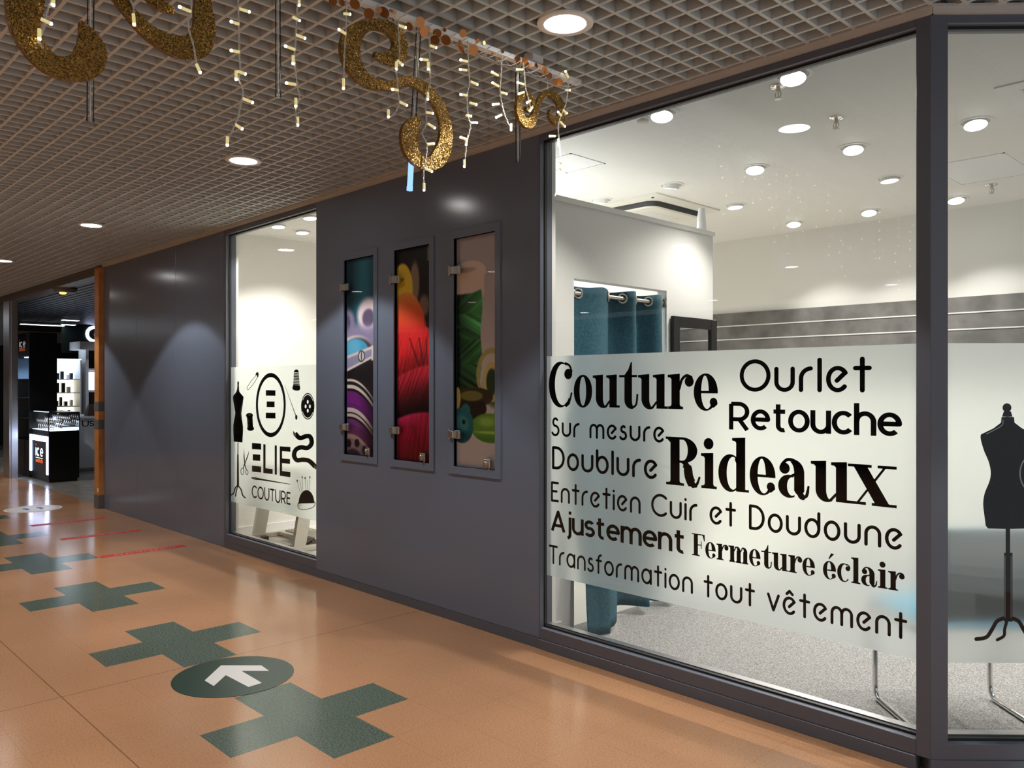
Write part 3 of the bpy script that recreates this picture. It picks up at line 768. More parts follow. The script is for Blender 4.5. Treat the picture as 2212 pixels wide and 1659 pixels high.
b = MB(); b.flat(fit(layout('COUTURE', B_, 0.24, 0.16, 'square'), x0c, x2c, z0c, z1c, 1.0), fn); o = b.build('lettering', 'vinyl', t); o['label'] = 'black word COUTURE'
pins = [((597, 990), (622, 1090)), ((637, 962), (642, 1075)), ((660, 968), (664, 1066)), ((698, 962), (690, 1072)), ((618, 985), (634, 1080)), ((680, 985), (674, 1068))]
motif('pincushion_motif', [arc(671, 1172, 63, 108, 180, 360, 24) + [(730, 1168)]] + sum([ribbon([a, c], 2.5, cap='none') for a, c in pins], []) + [disc(*a, 5, 9) for a, c in pins[:4]] + ribbon(smooth([(606, 1165), (602, 1190), (612, 1212), (650, 1220), (715, 1205), (738, 1180), (737, 1156)]), 5) + [[(606, 1172 + 6 * i), (640, 1178 + 7 * i), (606 + i, 1175 + 6 * i)] for i in range(6)], None, 'black pincushion motif')

# film after the corner
t = thing('frosted_film', 'frosted band with a large black dress form, right of the corner post', 'window film', segp(0.5, 0.43, FY))
b = MB(); b.quad(segp(.072, .4215, FY), segp(1.898, .4215, FY), segp(1.898, 1.690, FY), segp(.072, 1.690, FY)); b.build('film', 'film', t)
def t3(zx, zy): return seg(1860 + zx / 1.767, 720 + zy / 1.767, LY)
f3 = lambda off: (lambda u, v: segp(*t3(u, v), LY - off))
half = [(560, 318), (536, 320), (534, 341), (505, 363), (470, 380), (457, 388), (458, 410), (470, 450), (487, 490), (495, 530), (490, 565), (472, 610), (466, 650), (470, 690), (476, 735), (485, 745), (560, 747)]
hc = smooth(half[3:14], 4); left = half[:3] + hc + half[14:]
mir = lambda pts: [(1120 - x, y) for x, y in pts]
pol = ribbon(arc(668, 535, 55, 69, 0, 360)[:-1], 12, True) + [left, mir(left)[::-1], disc(557, 284, 17), [(545, 298), (572, 298), (578, 318), (538, 318)], rect(552, 746, 569, 840), rect(546, 838, 578, 1100)]
leg = ribbon(smooth([(552, 1086), (520, 1098), (500, 1130), (478, 1160), (440, 1167)]), 15); pol += leg + [mir(p)[::-1] for p in leg] + ribbon(smooth([(556, 1100), (548, 1130), (545, 1155), (520, 1170)]), 12)
wh = ribbon(smooth([(541, 330), (538, 350), (510, 368), (478, 384)]), 3) + ribbon(arc(668, 535, 62, 76, 0, 360)[:-1], 5, True) + ribbon([(549, 850), (549, 1085)], 2) + ribbon([(572, 850), (572, 1085)], 2)
b = MB(); b.flat(pol, f3(0), 0); b.flat(wh, f3(.0012), 1); o = b.build('dress_form_motif', ['vinyl', 'vinylw'], t); o['label'] = 'large black dress form motif'

# ================================================================== DISPLAY CASES WITH PHOTO POSTERS
def E(U, V, cx, cy, rx, ry, soft=0.06):
    d = np.sqrt(((U - cx) / rx) ** 2 + ((V - cy) / ry) ** 2); return np.clip((1 - d) / soft + 0.5, 0, 1)
def up(c, m, rgb):
    rgb = np.array(rgb, float) / 255.0
    if rgb.ndim == 1: rgb = rgb[None, None, :]
    return c * (1 - m[..., None]) + rgb * m[..., None]
def st(x, soft): return np.clip(x / soft + 0.5, 0, 1)
rngp = np.random.default_rng(3)
def streak(U, V, f, slope=0.0, jit=1.0):
    ph = (U + slope * V) * f; i = np.floor(ph).astype(int); tab = rngp.random(4000)
    return tab[i % 4000] * 0.6 + tab[(i * 7 + 13) % 4000] * 0.4
def paint1(U, V):
    c = np.ones(U.shape + (3,)) * np.array([27, 62, 76]) / 255
    c = up(c, np.exp(-((U - .55) / .22) ** 2) * (V < .36) * .8, (40, 98, 112)); c = up(c, np.exp(-((U - .12) / .12) ** 2) * .5 * (V < .4), (14, 34, 44))
    c = up(c, st(V - .335, .05), (112, 106, 134))
    c = up(c, E(U, V, .0, .325, .26, .075, .35), (104, 98, 120)); c = up(c, E(U, V, -.02, .325, .13, .045, .4), (62, 58, 78))
    c = up(c, E(U, V, .72, .29, .36, .085, .35), (182, 168, 174)); c = up(c, E(U, V, .72, .305, .2, .045, .35), (74, 66, 88))
    c = up(c, st(V - .345, .05) * .8, (112, 106, 136))
    c = up(c, E(U, V, .28, .475, .60, .085, .15), (178, 168, 166)); c = up(c, E(U, V, .36, .49, .56, .088, .2), (60, 54, 62))
    c = up(c, E(U, V, .28, .482, .46, .075, .12), (58, 132, 168)); c = up(c, E(U, V, .22, .455, .22, .04, .8) * .5, (110, 178, 205))
    lo = .572 - .075 * U; hi = .492 - .052 * U
    c = up(c, st(V - (.545 - .06 * U), .01), (22, 19, 22))
    c = up(c, st(V - hi, .008) * st(lo - V, .008), (118, 118, 142)); c = up(c, st(V - hi, .006) * st(hi + .014 - V, .006), (176, 170, 172)); c = up(c, st(V - lo + .012, .004) * st(lo - V, .004), (214, 204, 200))
    c = up(c, st(V - hi, .008) * st(lo + .012 - V, .008) * (U > .83), (208, 198, 192))
    c = up(c, E(U, V, .49, .497, .115, .030, .2), (40, 38, 44)); c = up(c, E(U, V, .49, .497, .085, .023, .25), (196, 192, 190)); c = up(c, E(U, V, .49, .497, .025, .024, .3), (70, 66, 72))
    b_ = V - .16 * np.clip(U - .1, 0, 2) ** 2
    sp = st(.86 - U - (b_ - .8) * .1, .04)
    c = up(c, st(b_ - .60, .006) * sp, (24, 22, 20))
    for a, d, col in ((.612, .624, (200, 190, 186)), (.642, .66, (214, 204, 200)), (.675, .76, (92, 30, 104)), (.76, .782, (218, 208, 206)), (.79, .806, (200, 190, 192)), (.818, .895, (116, 62, 132)), (.895, .92, (208, 196, 200)), (.92, 1.1, (148, 136, 158))):
        s_ = streak(V - .16 * np.clip(U - .1, 0, 2) ** 2, U, 160)
        cc = np.array(col)[None, None, :] * (0.8 + 0.35 * s_[..., None] if col[1] < 70 else np.ones(s_.shape + (1,)))
        m = st(b_ - a, .004) * st(d - b_, .004) * sp
        shade = np.clip(1.15 - 1.1 * np.clip(U - .25, 0, 1), .12, 1)[..., None]
        c = up(c, m, cc * shade)
    for hx, hy in ((.06, .945), (.34, .94), (.60, .972)): c = up(c, E(U, V, hx, hy, .085, .022, .4), (44, 34, 52))
    c = up(c, E(U, V, .2, 1.01, .26, .04, .4), (60, 52, 66))
    c = up(c, st(U - .88, .02) * st(V - .6, .03), (14, 14, 22)); c = up(c, np.exp(-((U - .95) / .03) ** 2) * st(V - .62, .05) * .6, (50, 62, 110))
    return c
def paint2(U, V):
    c = np.ones(U.shape + (3,)) * np.array([16, 13, 12]) / 255
    c = up(c, E(U, V, .50, .165, .13, .10, .4), (108, 92, 72)); c = up(c, E(U, V, .76, .275, .14, .05, .5), (96, 78, 66))
    c = up(c, np.exp(-((U - .87) / .02) ** 2) * (V < .07), (120, 100, 70))
    c = up(c, E(U, V, .14, .19, .30, .125, .12), (200, 168, 48)); c = up(c, E(U, V, .30, .26, .16, .06, .8) * .6, (150, 110, 40))
    n = streak(U, V, 46, .25); n2 = streak(U + .1 * V, V, 70, -1.4)
    body = E(U, V, .22, .46, .64, .255, .05)
    grad = np.stack([np.interp(V, [.22, .30, .38], [228, 226, 205]), np.interp(V, [.22, .30, .38], [140, 88, 52]), np.interp(V, [.22, .30, .38], [62, 44, 40])], -1)
    c = up(c, body, grad * (.66 + .52 * n[..., None]) * np.clip(1.1 - .35 * np.clip(U - .4, 0, 1)[..., None] * 2, .4, 1.1))
    def skein(c, top, bow, cols, sl, dark):
        e = top - bow * np.clip(U, 0, 1) - .012 * np.sin(U * 3)
        m = st(V - e, .012); d = np.clip((V - e) / .2, 0, 1)
        w = streak(U + sl * V * V, V, 58, 0) * .5 + streak(U, V, 95, sl * 1.7) * .5
        col = np.array(cols[0])[None, None] * (1 - d[..., None]) + np.array(cols[1])[None, None] * d[..., None]
        sh = np.clip(1.0 - dark * np.clip(d * 1.2 - .25, 0, 1), .12, 1) * (.46 + .95 * w)
        return up(c, m, np.clip(col * sh[..., None], 0, 255))
    c = skein(c, .395 + .04 * (U > .72) * (U - .72) * 3, .03, ((214, 44, 42), (176, 22, 30)), .9, .45)
    gash = np.exp(-((U - .35 - (V - .42) * 2.0) / .025) ** 2) + np.exp(-((U - .62 - (V - .42) * .9) / .02) ** 2) + np.exp(-((U - .82 - (V - .45) * .3) / .015) ** 2)
    c = up(c, np.clip(gash, 0, 1) * .75 * (V > .42) * (V < .60), (54, 8, 14))
    c = skein(c, .605, .055, ((166, 30, 44), (70, 10, 18)), 1.4, .75)
    c = skein(c, .805, .035, ((184, 38, 88), (140, 16, 36)), .4, .25)
    c = up(c, np.clip(np.exp(-((U - .45 - (V - .83) * 1.8) / .05) ** 2), 0, 1) * (V > .83) * .35, (90, 10, 30))
    return c
def paint3(U, V):
    c = np.stack([np.interp(V, [0, .3, .6, 1], [136, 152, 180, 222]), np.interp(V, [0, .3, .6, 1], [130, 146, 174, 218]), np.interp(V, [0, .3, .6, 1], [130, 146, 176, 222])], -1) / 255
    c = up(c, E(U, V, .30, .155, .40, .05, .1), (196, 178, 164)); c = up(c, st(.66 - U, .02) * st(V - .15, .01) * st(.26 - V, .02) * st(U + .0, .02) * .8, (188, 168, 154)); c = up(c, E(U, V, .25, .142, .24, .012, .4), (150, 132, 122))
    e = .245 - .02 * np.clip(U - .35, 0, 1) * 2 - .03 * np.clip(U - .5, 0, 1)
    w = streak(V + .16 * U, U, 70) ; w2 = streak(V - .12 * U, U, 55)
    sw = np.where((V * 9).astype(int) % 2 == 0, w, w2)
    col = np.array((50, 108, 58))[None, None] * (.30 + 1.1 * sw[..., None]) * (np.interp(U, [0, .2, .45, .6], [.35, .75, 1.1, 1.2]))[..., None] * np.interp(V, [.25, .5, .7], [1.15, .95, .6])[..., None]
    c = up(c, st(V - e, .008) * st(.60 + .02 * np.sin(V * 26) - U - .14 * np.clip(V - .52, 0, 1) * 2, .02) * st(.74 - V, .02), col)
    rg = lambda cx, cy, rx, ry, w_: E(U, V, cx, cy, rx, ry, .06) * (1 - E(U, V, cx, cy, rx - w_, ry - w_ * .35, .06))
    c = up(c, E(U, V, .84, .60, .36, .10, .1) * .55, (196, 196, 178)); c = up(c, rg(.84, .60, .36, .115, .07), (150, 146, 96))
    c = up(c, E(U, V, .92, .655, .28, .085, .3), (70, 100, 62)); c = up(c, rg(.84, .63, .20, .085, .07), (194, 180, 116)); c = up(c, E(U, V, .83, .63, .11, .055, .2), (40, 58, 40))
    c = up(c, E(U, V, .43, .695, .44, .042, .06), (58, 50, 34)); c = up(c, E(U, V, .38, .745, .34, .05, .1), (34, 28, 24)); c = up(c, E(U, V, .43, .685, .41, .03, .1), (52, 46, 28)); c = up(c, E(U, V, .36, .69, .27, .022, .15), (106, 104, 58))
    c = up(c, E(U, V, .02, .70, .07, .048, .1), (176, 168, 92))
    c = up(c, E(U, V, .98, .79, .10, .05, .1), (26, 72, 88))
    c = up(c, E(U, V, .80, .825, .46, .062, .06), (88, 136, 52)); c = up(c, E(U, V, .72, .80, .18, .02, .8) * .6, (150, 190, 100)); c = up(c, E(U, V, .85, .845, .40, .006, .6) * .8, (150, 186, 96)); c = up(c, st(V - .862, .02) * E(U, V, .80, .825, .46, .066, .06) * .6, (54, 96, 36))
    c = up(c, E(U, V, .22, .755, .11, .03, .2), (36, 102, 112)); c = up(c, E(U, V, .12, .82, .29, .078, .06), (32, 96, 106)); c = up(c, E(U, V, .10, .815, .18, .04, .5) * .6, (74, 140, 146)); c = up(c, E(U, V, .17, .805, .04, .011, .4), (10, 20, 26)); c = up(c, st(V - .855, .03) * E(U, V, .12, .82, .29, .078, .06) * .7, (18, 58, 68))
    return c
def lin(c):
    c = np.clip(c, 0, 1); return np.where(c <= .04045, c / 12.92, ((c + .055) / 1.055) ** 2.4)
M['print'] = attr_mat('printed_photograph', 0.4)
PL = ['framed vertical photo poster of teal and purple thread reels, leftmost of three', 'framed vertical photo poster of yellow to red yarn skeins, middle of three', 'framed vertical photo poster of green thread spool and buttons, beside the large window']
for k, ((xa, xb), paint) in enumerate(zip(niches, (paint1, paint2, paint3))):
    t = thing('display_case', PL[k], 'display case', ((xa + xb) / 2, 0, 0.95), 'wall display cases with photo posters')
    b = MB(); x0, x1, z0, z1 = xa - 0.049, xb + 0.046, 0.951, 2.516
    for q in ((x0, x1, z0, NZ0), (x0, x1, NZ1, z1), (x0, xa, NZ0, NZ1), (xb, x1, NZ0, NZ1)): b.box(q[0], q[1], -0.009, 0.02, q[2], q[3])
    b.build('frame', 'dark', t)
    nu, nv = 72, 330
    U, V = np.meshgrid(np.linspace(0, 1, nu), np.linspace(0, 1, nv))
    c = paint(U, V)
    c = lin(c * (0.985 + 0.03 * rngp.random(U.shape)[..., None])); c = c * np.minimum(2.05, 0.9 / np.maximum(c.max(-1, keepdims=True), 1e-4))
    b = MB(); yy = 0.024
    vs = np.stack([xa + (xb - xa) * U, np.full_like(U, yy), NZ1 - (NZ1 - NZ0) * V], -1).reshape(-1, 3)
    b.v = [tuple(p) for p in vs]
    b.f = [(j * nu + i, (j + 1) * nu + i, (j + 1) * nu + i + 1, j * nu + i + 1) for j in range(nv - 1) for i in range(nu - 1)]; b.m = [0] * len(b.f)
    o = b.build('poster', 'print', t)
    at_ = o.data.color_attributes.new('print', 'FLOAT_COLOR', 'POINT')
    at_.data.foreach_set('color', np.concatenate([c.reshape(-1, 3), np.ones((nu * nv, 1))], 1).astype(np.float32).ravel())
    b = MB(); b.box(xa + 0.003, xb - 0.004, 0.004, 0.008, NZ0 + 0.004, NZ1 - 0.006); 
    b2 = MB(); b2.quad((xa + 0.004, 0.004, NZ0 + 0.004), (xb - 0.004, 0.004, NZ0 + 0.004), (xb - 0.004, 0.004, NZ1 - 0.008), (xa + 0.004, 0.004, NZ1 - 0.008))
    d = b2.build('glass_door', 'glass2', t)
    for hz in (1.205, 2.262):
        b = MB(); b.bbox(xa - 0.028, xa + 0.02, -0.030, -0.009, hz - 0.024, hz + 0.024, 0.003); b.bbox(xa + 0.016, xa + 0.068, -0.016, 0.003, hz - 0.026, hz + 0.026, 0.003)
        b.lathe([(0.006, -0.033), (0.006, 0.033)], (xa - 0.03, -0.016, hz), 12); b.build('hinge', 'steel', d)
    b = MB(); b.bbox(xb - 0.10, xb - 0.045, -0.012, 0.003, NZ0 + 0.012, NZ0 + 0.064, 0.002); b.lathe([(0.015, 0.0), (0.015, -0.022), (0.011, -0.026)], (xb - 0.072, -0.004, NZ0 + 0.04), 16, axis='y')
    b.lathe([(0.004, -0.012), (0.004, 0.02)], (xb - 0.06, -0.004, NZ0 + 0.0), 8); b.build('lock', 'steel', d)

# ================================================================== CORRIDOR DOWNLIGHTS
def downlight():
    t = thing('downlight', 'x', 'ceiling light', (0, 0, HC))
    b = MB(); b.lathe([(0.088, 2.996), (0.086, 2.990), (0.106, 2.986), (0.114, 2.990), (0.115, 2.998), (0.113, 3.0), (0.095, 3.07)], n=40, cap=False); b.build('trim_ring', 'lamp_ring', t, True)
    b = MB(); b.lathe([(0.0, 2.989), (0.05, 2.9895), (0.087, 2.992)], n=40, cap=False); b.build('diffuser', 'lamp', t, True)
    b = MB(); b.lathe([(0.094, 3.0), (0.094, 3.09), (0.0, 3.10)], n=24, cap=False); b.build('housing', 'greyband', t, True)
    spot((0, 0, 2.982), P_CORRIDOR, 101, 0.16, t)
    return t
DL = [(-2.239, -.935, 'large round downlight nearest the camera, in the grid above the large window'), (-5.076, -.938, 'round downlight in the grid ceiling in front of the narrow window'),
      (-8.109, -.945, 'round downlight in the grid ceiling over the blank grey wall'), (-11.159, -.99, 'round downlight at the far left edge of the grid ceiling')]
off = [(-4.955, -3.80), (-7.8, -3.8), (-10.95, -3.8), (-13.76, -3.8), (-4.9, -6.1), (-7.77, -6.1), (-10.93, -6.2), (-16.4, -6.2), (-4.75, -8.87), (-7.78, -8.92), (-10.93, -9.16), (-3.51, -8.0), (0.62, -.94), (-1.9, -3.75), (0.9, -3.75), (-2.1, -6.2), (-14.1, -.99), (-17.0, -.99), (-14.1, -3.8)]  # lamps out of view; those not read off reflections are assumed for corridor light
d0 = None
for x, y, lab in DL + [(x, y, None) for x, y in off]:
    if d0 is None: d0 = downlight(); o = d0; o.location = (x, y, HC)
    else: o = copy_tree(d0, (x, y, HC))
    o['group'] = 'round downlights of the corridor'
    o['label'] = lab or 'round corridor downlight outside the picture, mirrored in the shop glass or else assumed'

# ================================================================== SHOP DOWNLIGHTS
def gimbal(tilt, az, key):
    t = thing('recessed_spotlight', 'x', 'ceiling light', (0, 0, HS))
    b = MB(); b.lathe([(0.074, HS - 0.001), (0.076, HS - 0.006), (0.096, HS - 0.004), (0.098, HS)], n=36, cap=False)
    b.lathe([(0.074, HS - 0.002), (0.070, HS + 0.05)], n=36, cap=False); b.build('trim_ring', 'lamp_ring', t, True)
    rot = Vector((math.sin(tilt) * math.cos(az), math.sin(tilt) * math.sin(az), -math.cos(tilt)))
    q = rot.to_track_quat('-Z', 'Y'); 
    def tf(m):
        m.v = [tuple(Vector((0, 0, HS - 0.004)) + q @ Vector(p)) for p in m.v]; return m
    b = MB(); b.lathe([(0.060, 0.035), (0.063, 0.0), (0.063, -0.022), (0.061, -0.024)], n=32, cap=False); b.lathe([(0.0, 0.035), (0.060, 0.035)], n=32, cap=False); tf(b).build('lamp_drum', 'lamp_ring', t, True)
    b = MB(); b.lathe([(0.0, -0.027), (0.04, -0.026), (0.056, -0.0225)], n=32, cap=False); tf(b).build('lens', 'spotlens', t, True)
    p = Vector((0, 0, HS - 0.004)) + rot * 0.04
    spot(tuple(p), P_SHOP, 118, 0.6, t, (1, 0.955, 0.895), tuple(p + rot), 0.03)
    return t
protos = [gimbal(math.radians(16), math.radians(-60), 0), gimbal(math.radians(16), math.radians(150), 1), gimbal(math.radians(5), 0, 2)]
SL = [(1713, 160, 0, 'recessed spotlight just under the frame head, above a sprinkler'), (1430, 243, 0, 'recessed spotlight next to the square smoke detector'),
      (1843, 317, 0, 'recessed spotlight below the right-hand sprinkler of the large window'), (1631, 361, 0, 'recessed spotlight at the middle of the shop ceiling, behind the light reflections'),
      (1450, 399, 1, 'tilted bulb-like spotlight in front of the air conditioner cassette'), (1298, 431, 1, 'tilted bulb-like spotlight at the left corner of the air conditioner cassette'),
      (1921, 384, 2, 'flat recessed spotlight near the corner post, alone between two rows'), (1588, 442, 2, 'flat small recessed spotlight to the right of the white vase'),
      (1877, 455, 0, 'recessed spotlight of the rear row, nearest the corner post on its left'), (1715, 480, 0, 'recessed spotlight of the rear row, centre of the large window'),
      (2107, 262, 0, 'recessed spotlight behind the right pane, below the vent grille'), (2065, 428, 0, 'recessed spotlight at the left edge of the right pane'),
      (601, 485, 2, 'upper left recessed spotlight in the narrow window'), (653, 498, 2, 'lowest recessed spotlight in the narrow window'), (670, 466, 2, 'recessed spotlight cut by the right edge of the narrow window')]
used = set()
for px, py, k, lab in SL:
    p = onz(px, py, HS); loc = (p[0], p[1], HS)
    if k not in used: o = protos[k]; o.location = loc; used.add(k)
    else: o = copy_tree(protos[k], loc)
    o['label'] = lab; o['group'] = 'recessed spotlights of the shop ceiling'
for loc, lab in (((-4.15, 1.0, 2.5), None),):
    pass
for lx, ly in ((-0.42, 1.15), (0.25, 1.85), (-0.6, 2.6), (-0.5, 3.6), (-5.6, 1.6), (-5.6, 3.2), (-7.0, 2.2), (-7.0, 3.4)):  # all unseen; those beside the angled glass were added to light the chair back
    o = copy_tree(protos[2], (lx, ly, HS)); o['label'] = 'unseen recessed shop spotlight, those by the angled glass added to light the chair back'; o['group'] = 'recessed spotlights of the shop ceiling'

t = thing('assumed_wall_lamp', 'assumed up-lighting wall lamp added on the inner wall of the fitting booth, hidden by the partition', 'wall lamp', (-4.66, .75, 2.2))  # assumed lamp, unseen; read off the bright booth ceiling and added to light it
b = MB(); b.bbox(-4.669, -4.64, .65, .85, 2.16, 2.24, .004); b.build('backplate', 'whitep', t)
b = MB(); b.lathe([(.03, 2.2), (.06, 2.25), (.065, 2.30), (.06, 2.30), (.03, 2.22)], (-4.575, .75, 0), 20, cap=False); b.build('cup_shade', 'whitep', t, True)
spot((-4.55, .75, 2.31), 42, 165, .5, t, (.92, .96, 1.0), (-4.4, .8, 3.0)); spot((-4.5, .75, 2.15), 30, 150, .8, t, (.94, .97, 1.0), (-3.9, .8, 1.2))  # both spots belong to the assumed lamp and brighten the booth
# sprinklers
def sprinkler():
    t = thing('sprinkler', 'x', 'sprinkler', (0, 0, HS))
    b = MB(); b.lathe([(0.040, HS - 0.001), (0.038, HS - 0.006), (0.018, HS - 0.012), (0.0, HS - 0.012)], n=24); b.build('escutcheon', 'chrome', t, True)
    b = MB(); b.lathe([(0.011, HS - 0.01), (0.012, HS - 0.03), (0.008, HS - 0.034)], n=12)
    for s in (-1, 1): b.tube([(s * 0.009, 0, HS - 0.03), (s * 0.017, 0, HS - 0.042), (s * 0.012, 0, HS - 0.058), (0, 0, HS - 0.064)], 0.0028, 6)
    b.tube([(0, 0, HS - 0.034), (0, 0, HS - 0.066)], 0.003, 6)
    b.lathe([(0.0, HS - 0.064), (0.019, HS - 0.066), (0.019, HS - 0.068), (0.0, HS - 0.068)], n=16); b.build('head', 'steel', t)
    return t
s0 = None
for px, py, lab in ((1681, 186, 'chrome sprinkler head near the top of the large window, under a spotlight'), (1806, 254, 'chrome sprinkler head to the right of the big bright oval in the glass'), (2142, 399, 'chrome sprinkler head behind the right pane')):
    p = onz(px, py, HS); loc = (p[0], p[1], HS)
    if s0 is None: s0 = sprinkler(); o = s0; o.location = loc
    else: o = copy_tree(s0, loc)
    o['label'] = lab; o['group'] = 'sprinklers of the shop ceiling'

# smoke detector, hatches, vent, AC cassette
p = onz(1388, 257, HS)
t = thing('smoke_detector', 'white square smoke detector on the shop ceiling under the frame head', 'smoke detector', (p[0], p[1], HS))
b = MB(); b.bbox(p[0] - .055, p[0] + .055, p[1] - .055, p[1] + .055, HS - .010, HS, .003); b.build('base', 'whitep', t)
b = MB(); b.lathe([(0.036, HS - .009), (0.034, HS - .020), (0.02, HS - .024), (0.0, HS - .024)], (p[0], p[1], 0), 24); b.build('sensor', 'plastic', t, True)
def hatch(name, lab, x0, x1, y0, y1, w=0.012):
    t = thing(name, lab, 'ceiling hatch', ((x0 + x1) / 2, (y0 + y1) / 2, HS))
    b = MB()
    for q in ((x0, x1, y0, y0 + w), (x0, x1, y1 - w, y1), (x0, x0 + w, y0, y1), (x1 - w, x1, y0, y1)): b.box(*q, HS - .004, HS + .004)
    b.build('frame', 'lamp_ring', t)
    b = MB(); b.box(x0 + w + .002, x1 - w - .002, y0 + w + .002, y1 - w - .002, HS - .002, HS + .004); b.build('lid', 'whitep', t); return t
a = onz(1233, 331, HS); hatch('access_hatch', 'square access hatch in the shop ceiling above the booth', a[0] - .36, a[0] + .0, a[1] - .0, a[1] + .36)
a = onz(2170, 329, HS); t = hatch('access_hatch', 'long access hatch in the ceiling behind the right pane', a[0] - .50, a[0], a[1], a[1] + .75)
a = onz(2147, 189, HS)
t = thing('vent_grille', 'square ceiling vent grille with dark slots at the right edge', 'vent', (a[0] + .3, a[1] + .3, HS))
b = MB(); x0, y0 = a[0], a[1]
for q in ((x0 - .0, x0 + .62, y0, y0 + .09), (x0, x0 + .62, y0 + .53, y0 + .62), (x0, x0 + .09, y0 + .09, y0 + .53), (x0 + .53, x0 + .62, y0 + .09, y0 + .53)): b.box(*q, HS - .008, HS + .003)
b.build('frame', 'lamp_ring', t)
b = MB(); b.box(x0 + .09, x0 + .53, y0 + .09, y0 + .53, HS - .001, HS + .003); b.build('backing', 'grille', t)
b = MB()
for i in range(16): b.box(x0 + .09, x0 + .53, y0 + .095 + i * .0275, y0 + .111 + i * .0275, HS - .007, HS - .001)
for i in range(6): b.box(x0 + .09 + i * .088, x0 + .096 + i * .088, y0 + .09, y0 + .53, HS - .0065, HS - .001)
b.build('slats', 'lamp_ring', t)
a = onz(1418, 415, HS); x1, y0 = a[0], a[1]; s = 0.95
t = thing('air_conditioner', 'white ceiling cassette air conditioner above the booth partition', 'air conditioner', (x1 - s / 2, y0 + s / 2, HS))
def rsq(cx, cy, h, r, z, n=6):
    o = []
    for k, (sx, sy) in enumerate(((1, 1), (-1, 1), (-1, -1), (1, -1))):
        for i in range(n + 1):
            w = PI / 2 * k + PI / 2 * i / n; o.append((cx + sx * (h - r) + r * math.cos(w), cy + sy * (h - r) + r * math.sin(w), z))
    return o
def loft(mb, rings, mi=0, cap=True):
    n = len(rings[0]); vs = [p for r in rings for p in r]; fs = []
    for k in range(len(rings) - 1):
        for i in range(n): fs.append((k * n + i, k * n + (i + 1) % n, (k + 1) * n + (i + 1) % n, (k + 1) * n + i))
    if cap: fs.append(tuple((len(rings) - 1) * n + i for i in range(n)))
    mb.add(vs, fs, mi)
cx, cy = x1 - s / 2, y0 + s / 2
b = MB(); loft(b, [rsq(cx, cy, s / 2, .02, HS), rsq(cx, cy, s / 2, .02, HS - .012), rsq(cx, cy, s / 2 - .09, .10, HS - .030)], cap=False); b.build('panel', 'plastic', t, True)
b = MB(); loft(b, [rsq(cx, cy, s / 2 - .09, .10, HS - .030), rsq(cx, cy, s / 2 - .115, .09, HS - .030), rsq(cx, cy, s / 2 - .125, .085, HS - .064)], cap=False); b.build('air_outlet', 'grille', t)
b = MB(); loft(b, [rsq(cx, cy, s / 2 - .125, .085, HS - .064), rsq(cx, cy, s / 2 - .135, .08, HS - .076), rsq(cx, cy, s / 2 - .19, .04, HS - .078)]); b.build('centre_cover', 'plastic', t, True)
b = MB()
for i in range(24): b.box(cx - .22, cx + .22, cy - .22 + i * .0185, cy - .212 + i * .0185, HS - .081, HS - .0785)
b.build('return_grille', 'lamp_ring', t)
b = MB(); b.bbox(cx + s / 2 - .085, cx + s / 2 - .065, cy - s / 2 + .045, cy - s / 2 + .06, HS - .026, HS - .018, .002); b.build('sensor_eye', 'gasket', t)

# vase on the partition
t = thing('vase', 'slim white tapered vase standing on the end of the partition top', 'vase', (PX - .03, 1.906, 2.682))
b = MB(); b.lathe([(0.0, 2.683), (0.034, 2.683), (0.037, 2.69), (0.034, 2.74), (0.026, 2.83), (0.023, 2.852), (0.018, 2.852), (0.016, 2.82), (0.0, 2.81)], (PX - .03, 1.906, 0), 28); b.build('body', 'whitep', t, True)

# curtain rod and curtain in the booth opening
zr = 2.103
t = thing('curtain_rod', 'satin steel curtain rod across the booth opening', 'curtain rod', (PX - .03, .92, zr))
b = MB(); b.tube([(PX - .03, .4285, zr), (PX - .03, 1.4135, zr)], .0145, 16); b.build('rod', 'steel', t, True)
b = MB()
for yy in (.4285, 1.4035): b.lathe([(.03, yy), (.03, yy + .01)], (PX - .03, 0, zr), 20, axis='y')
b.build('wall_flange', 'steel', t)
t = thing('curtain', 'teal linen eyelet curtain half drawn across the booth opening', 'curtain', (PX - .03, .9, .02))
b = MB(); ny, nz = 150, 40
eye = [.43, .50, .655, .80, .95, 1.09, 1.235, 1.36, 1.405]
def cur(yv, zv):
    k = max(0.0, 2.10 - zv) / 2.1
    ph = np.interp(yv, [.40, .50, .80, .95, 1.09, 1.235, 1.39], [-.6, 0, PI, 2 * PI, 3 * PI, 4 * PI, 5 * PI])
    amp = .048 + .028 * k
    xo = amp * math.sin(ph + .6 * k)
    ysh = -.08 * k * k if yv < .52 else (-.08 * k * k * max(0, 1 - (yv - .52) / .3))
    xo += .11 * k ** 1.6
    xo += (.10 * k ** 1.5 if yv < .56 else .10 * k ** 1.5 * max(0, 1 - (yv - .56) / .22))
    return PX - .03 + xo + .006 * math.sin(9 * zv + 8 * yv) * k, yv + ysh + .02 * k * math.sin(3 * zv)
for i in range(ny + 1):
    yv = .425 + (1.40 - .425) * i / ny
    zb = .012 if yv < .56 else .055 + .012 * math.sin(yv * 9)
    for j in range(nz + 1):
        zv = zb + (2.148 + .006 * math.sin(yv * 20) - zb) * j / nz
        x_, y_ = cur(yv, zv); b.v.append((x_, y_, zv))
for i in range(ny):
    for j in range(nz): b.f.append((i * (nz + 1) + j, (i + 1) * (nz + 1) + j, (i + 1) * (nz + 1) + j + 1, i * (nz + 1) + j + 1)); b.m.append(0)
o = b.build('fabric', 'teal', t, True); sm = o.modifiers.new('thickness', 'SOLIDIFY'); sm.thickness = .003
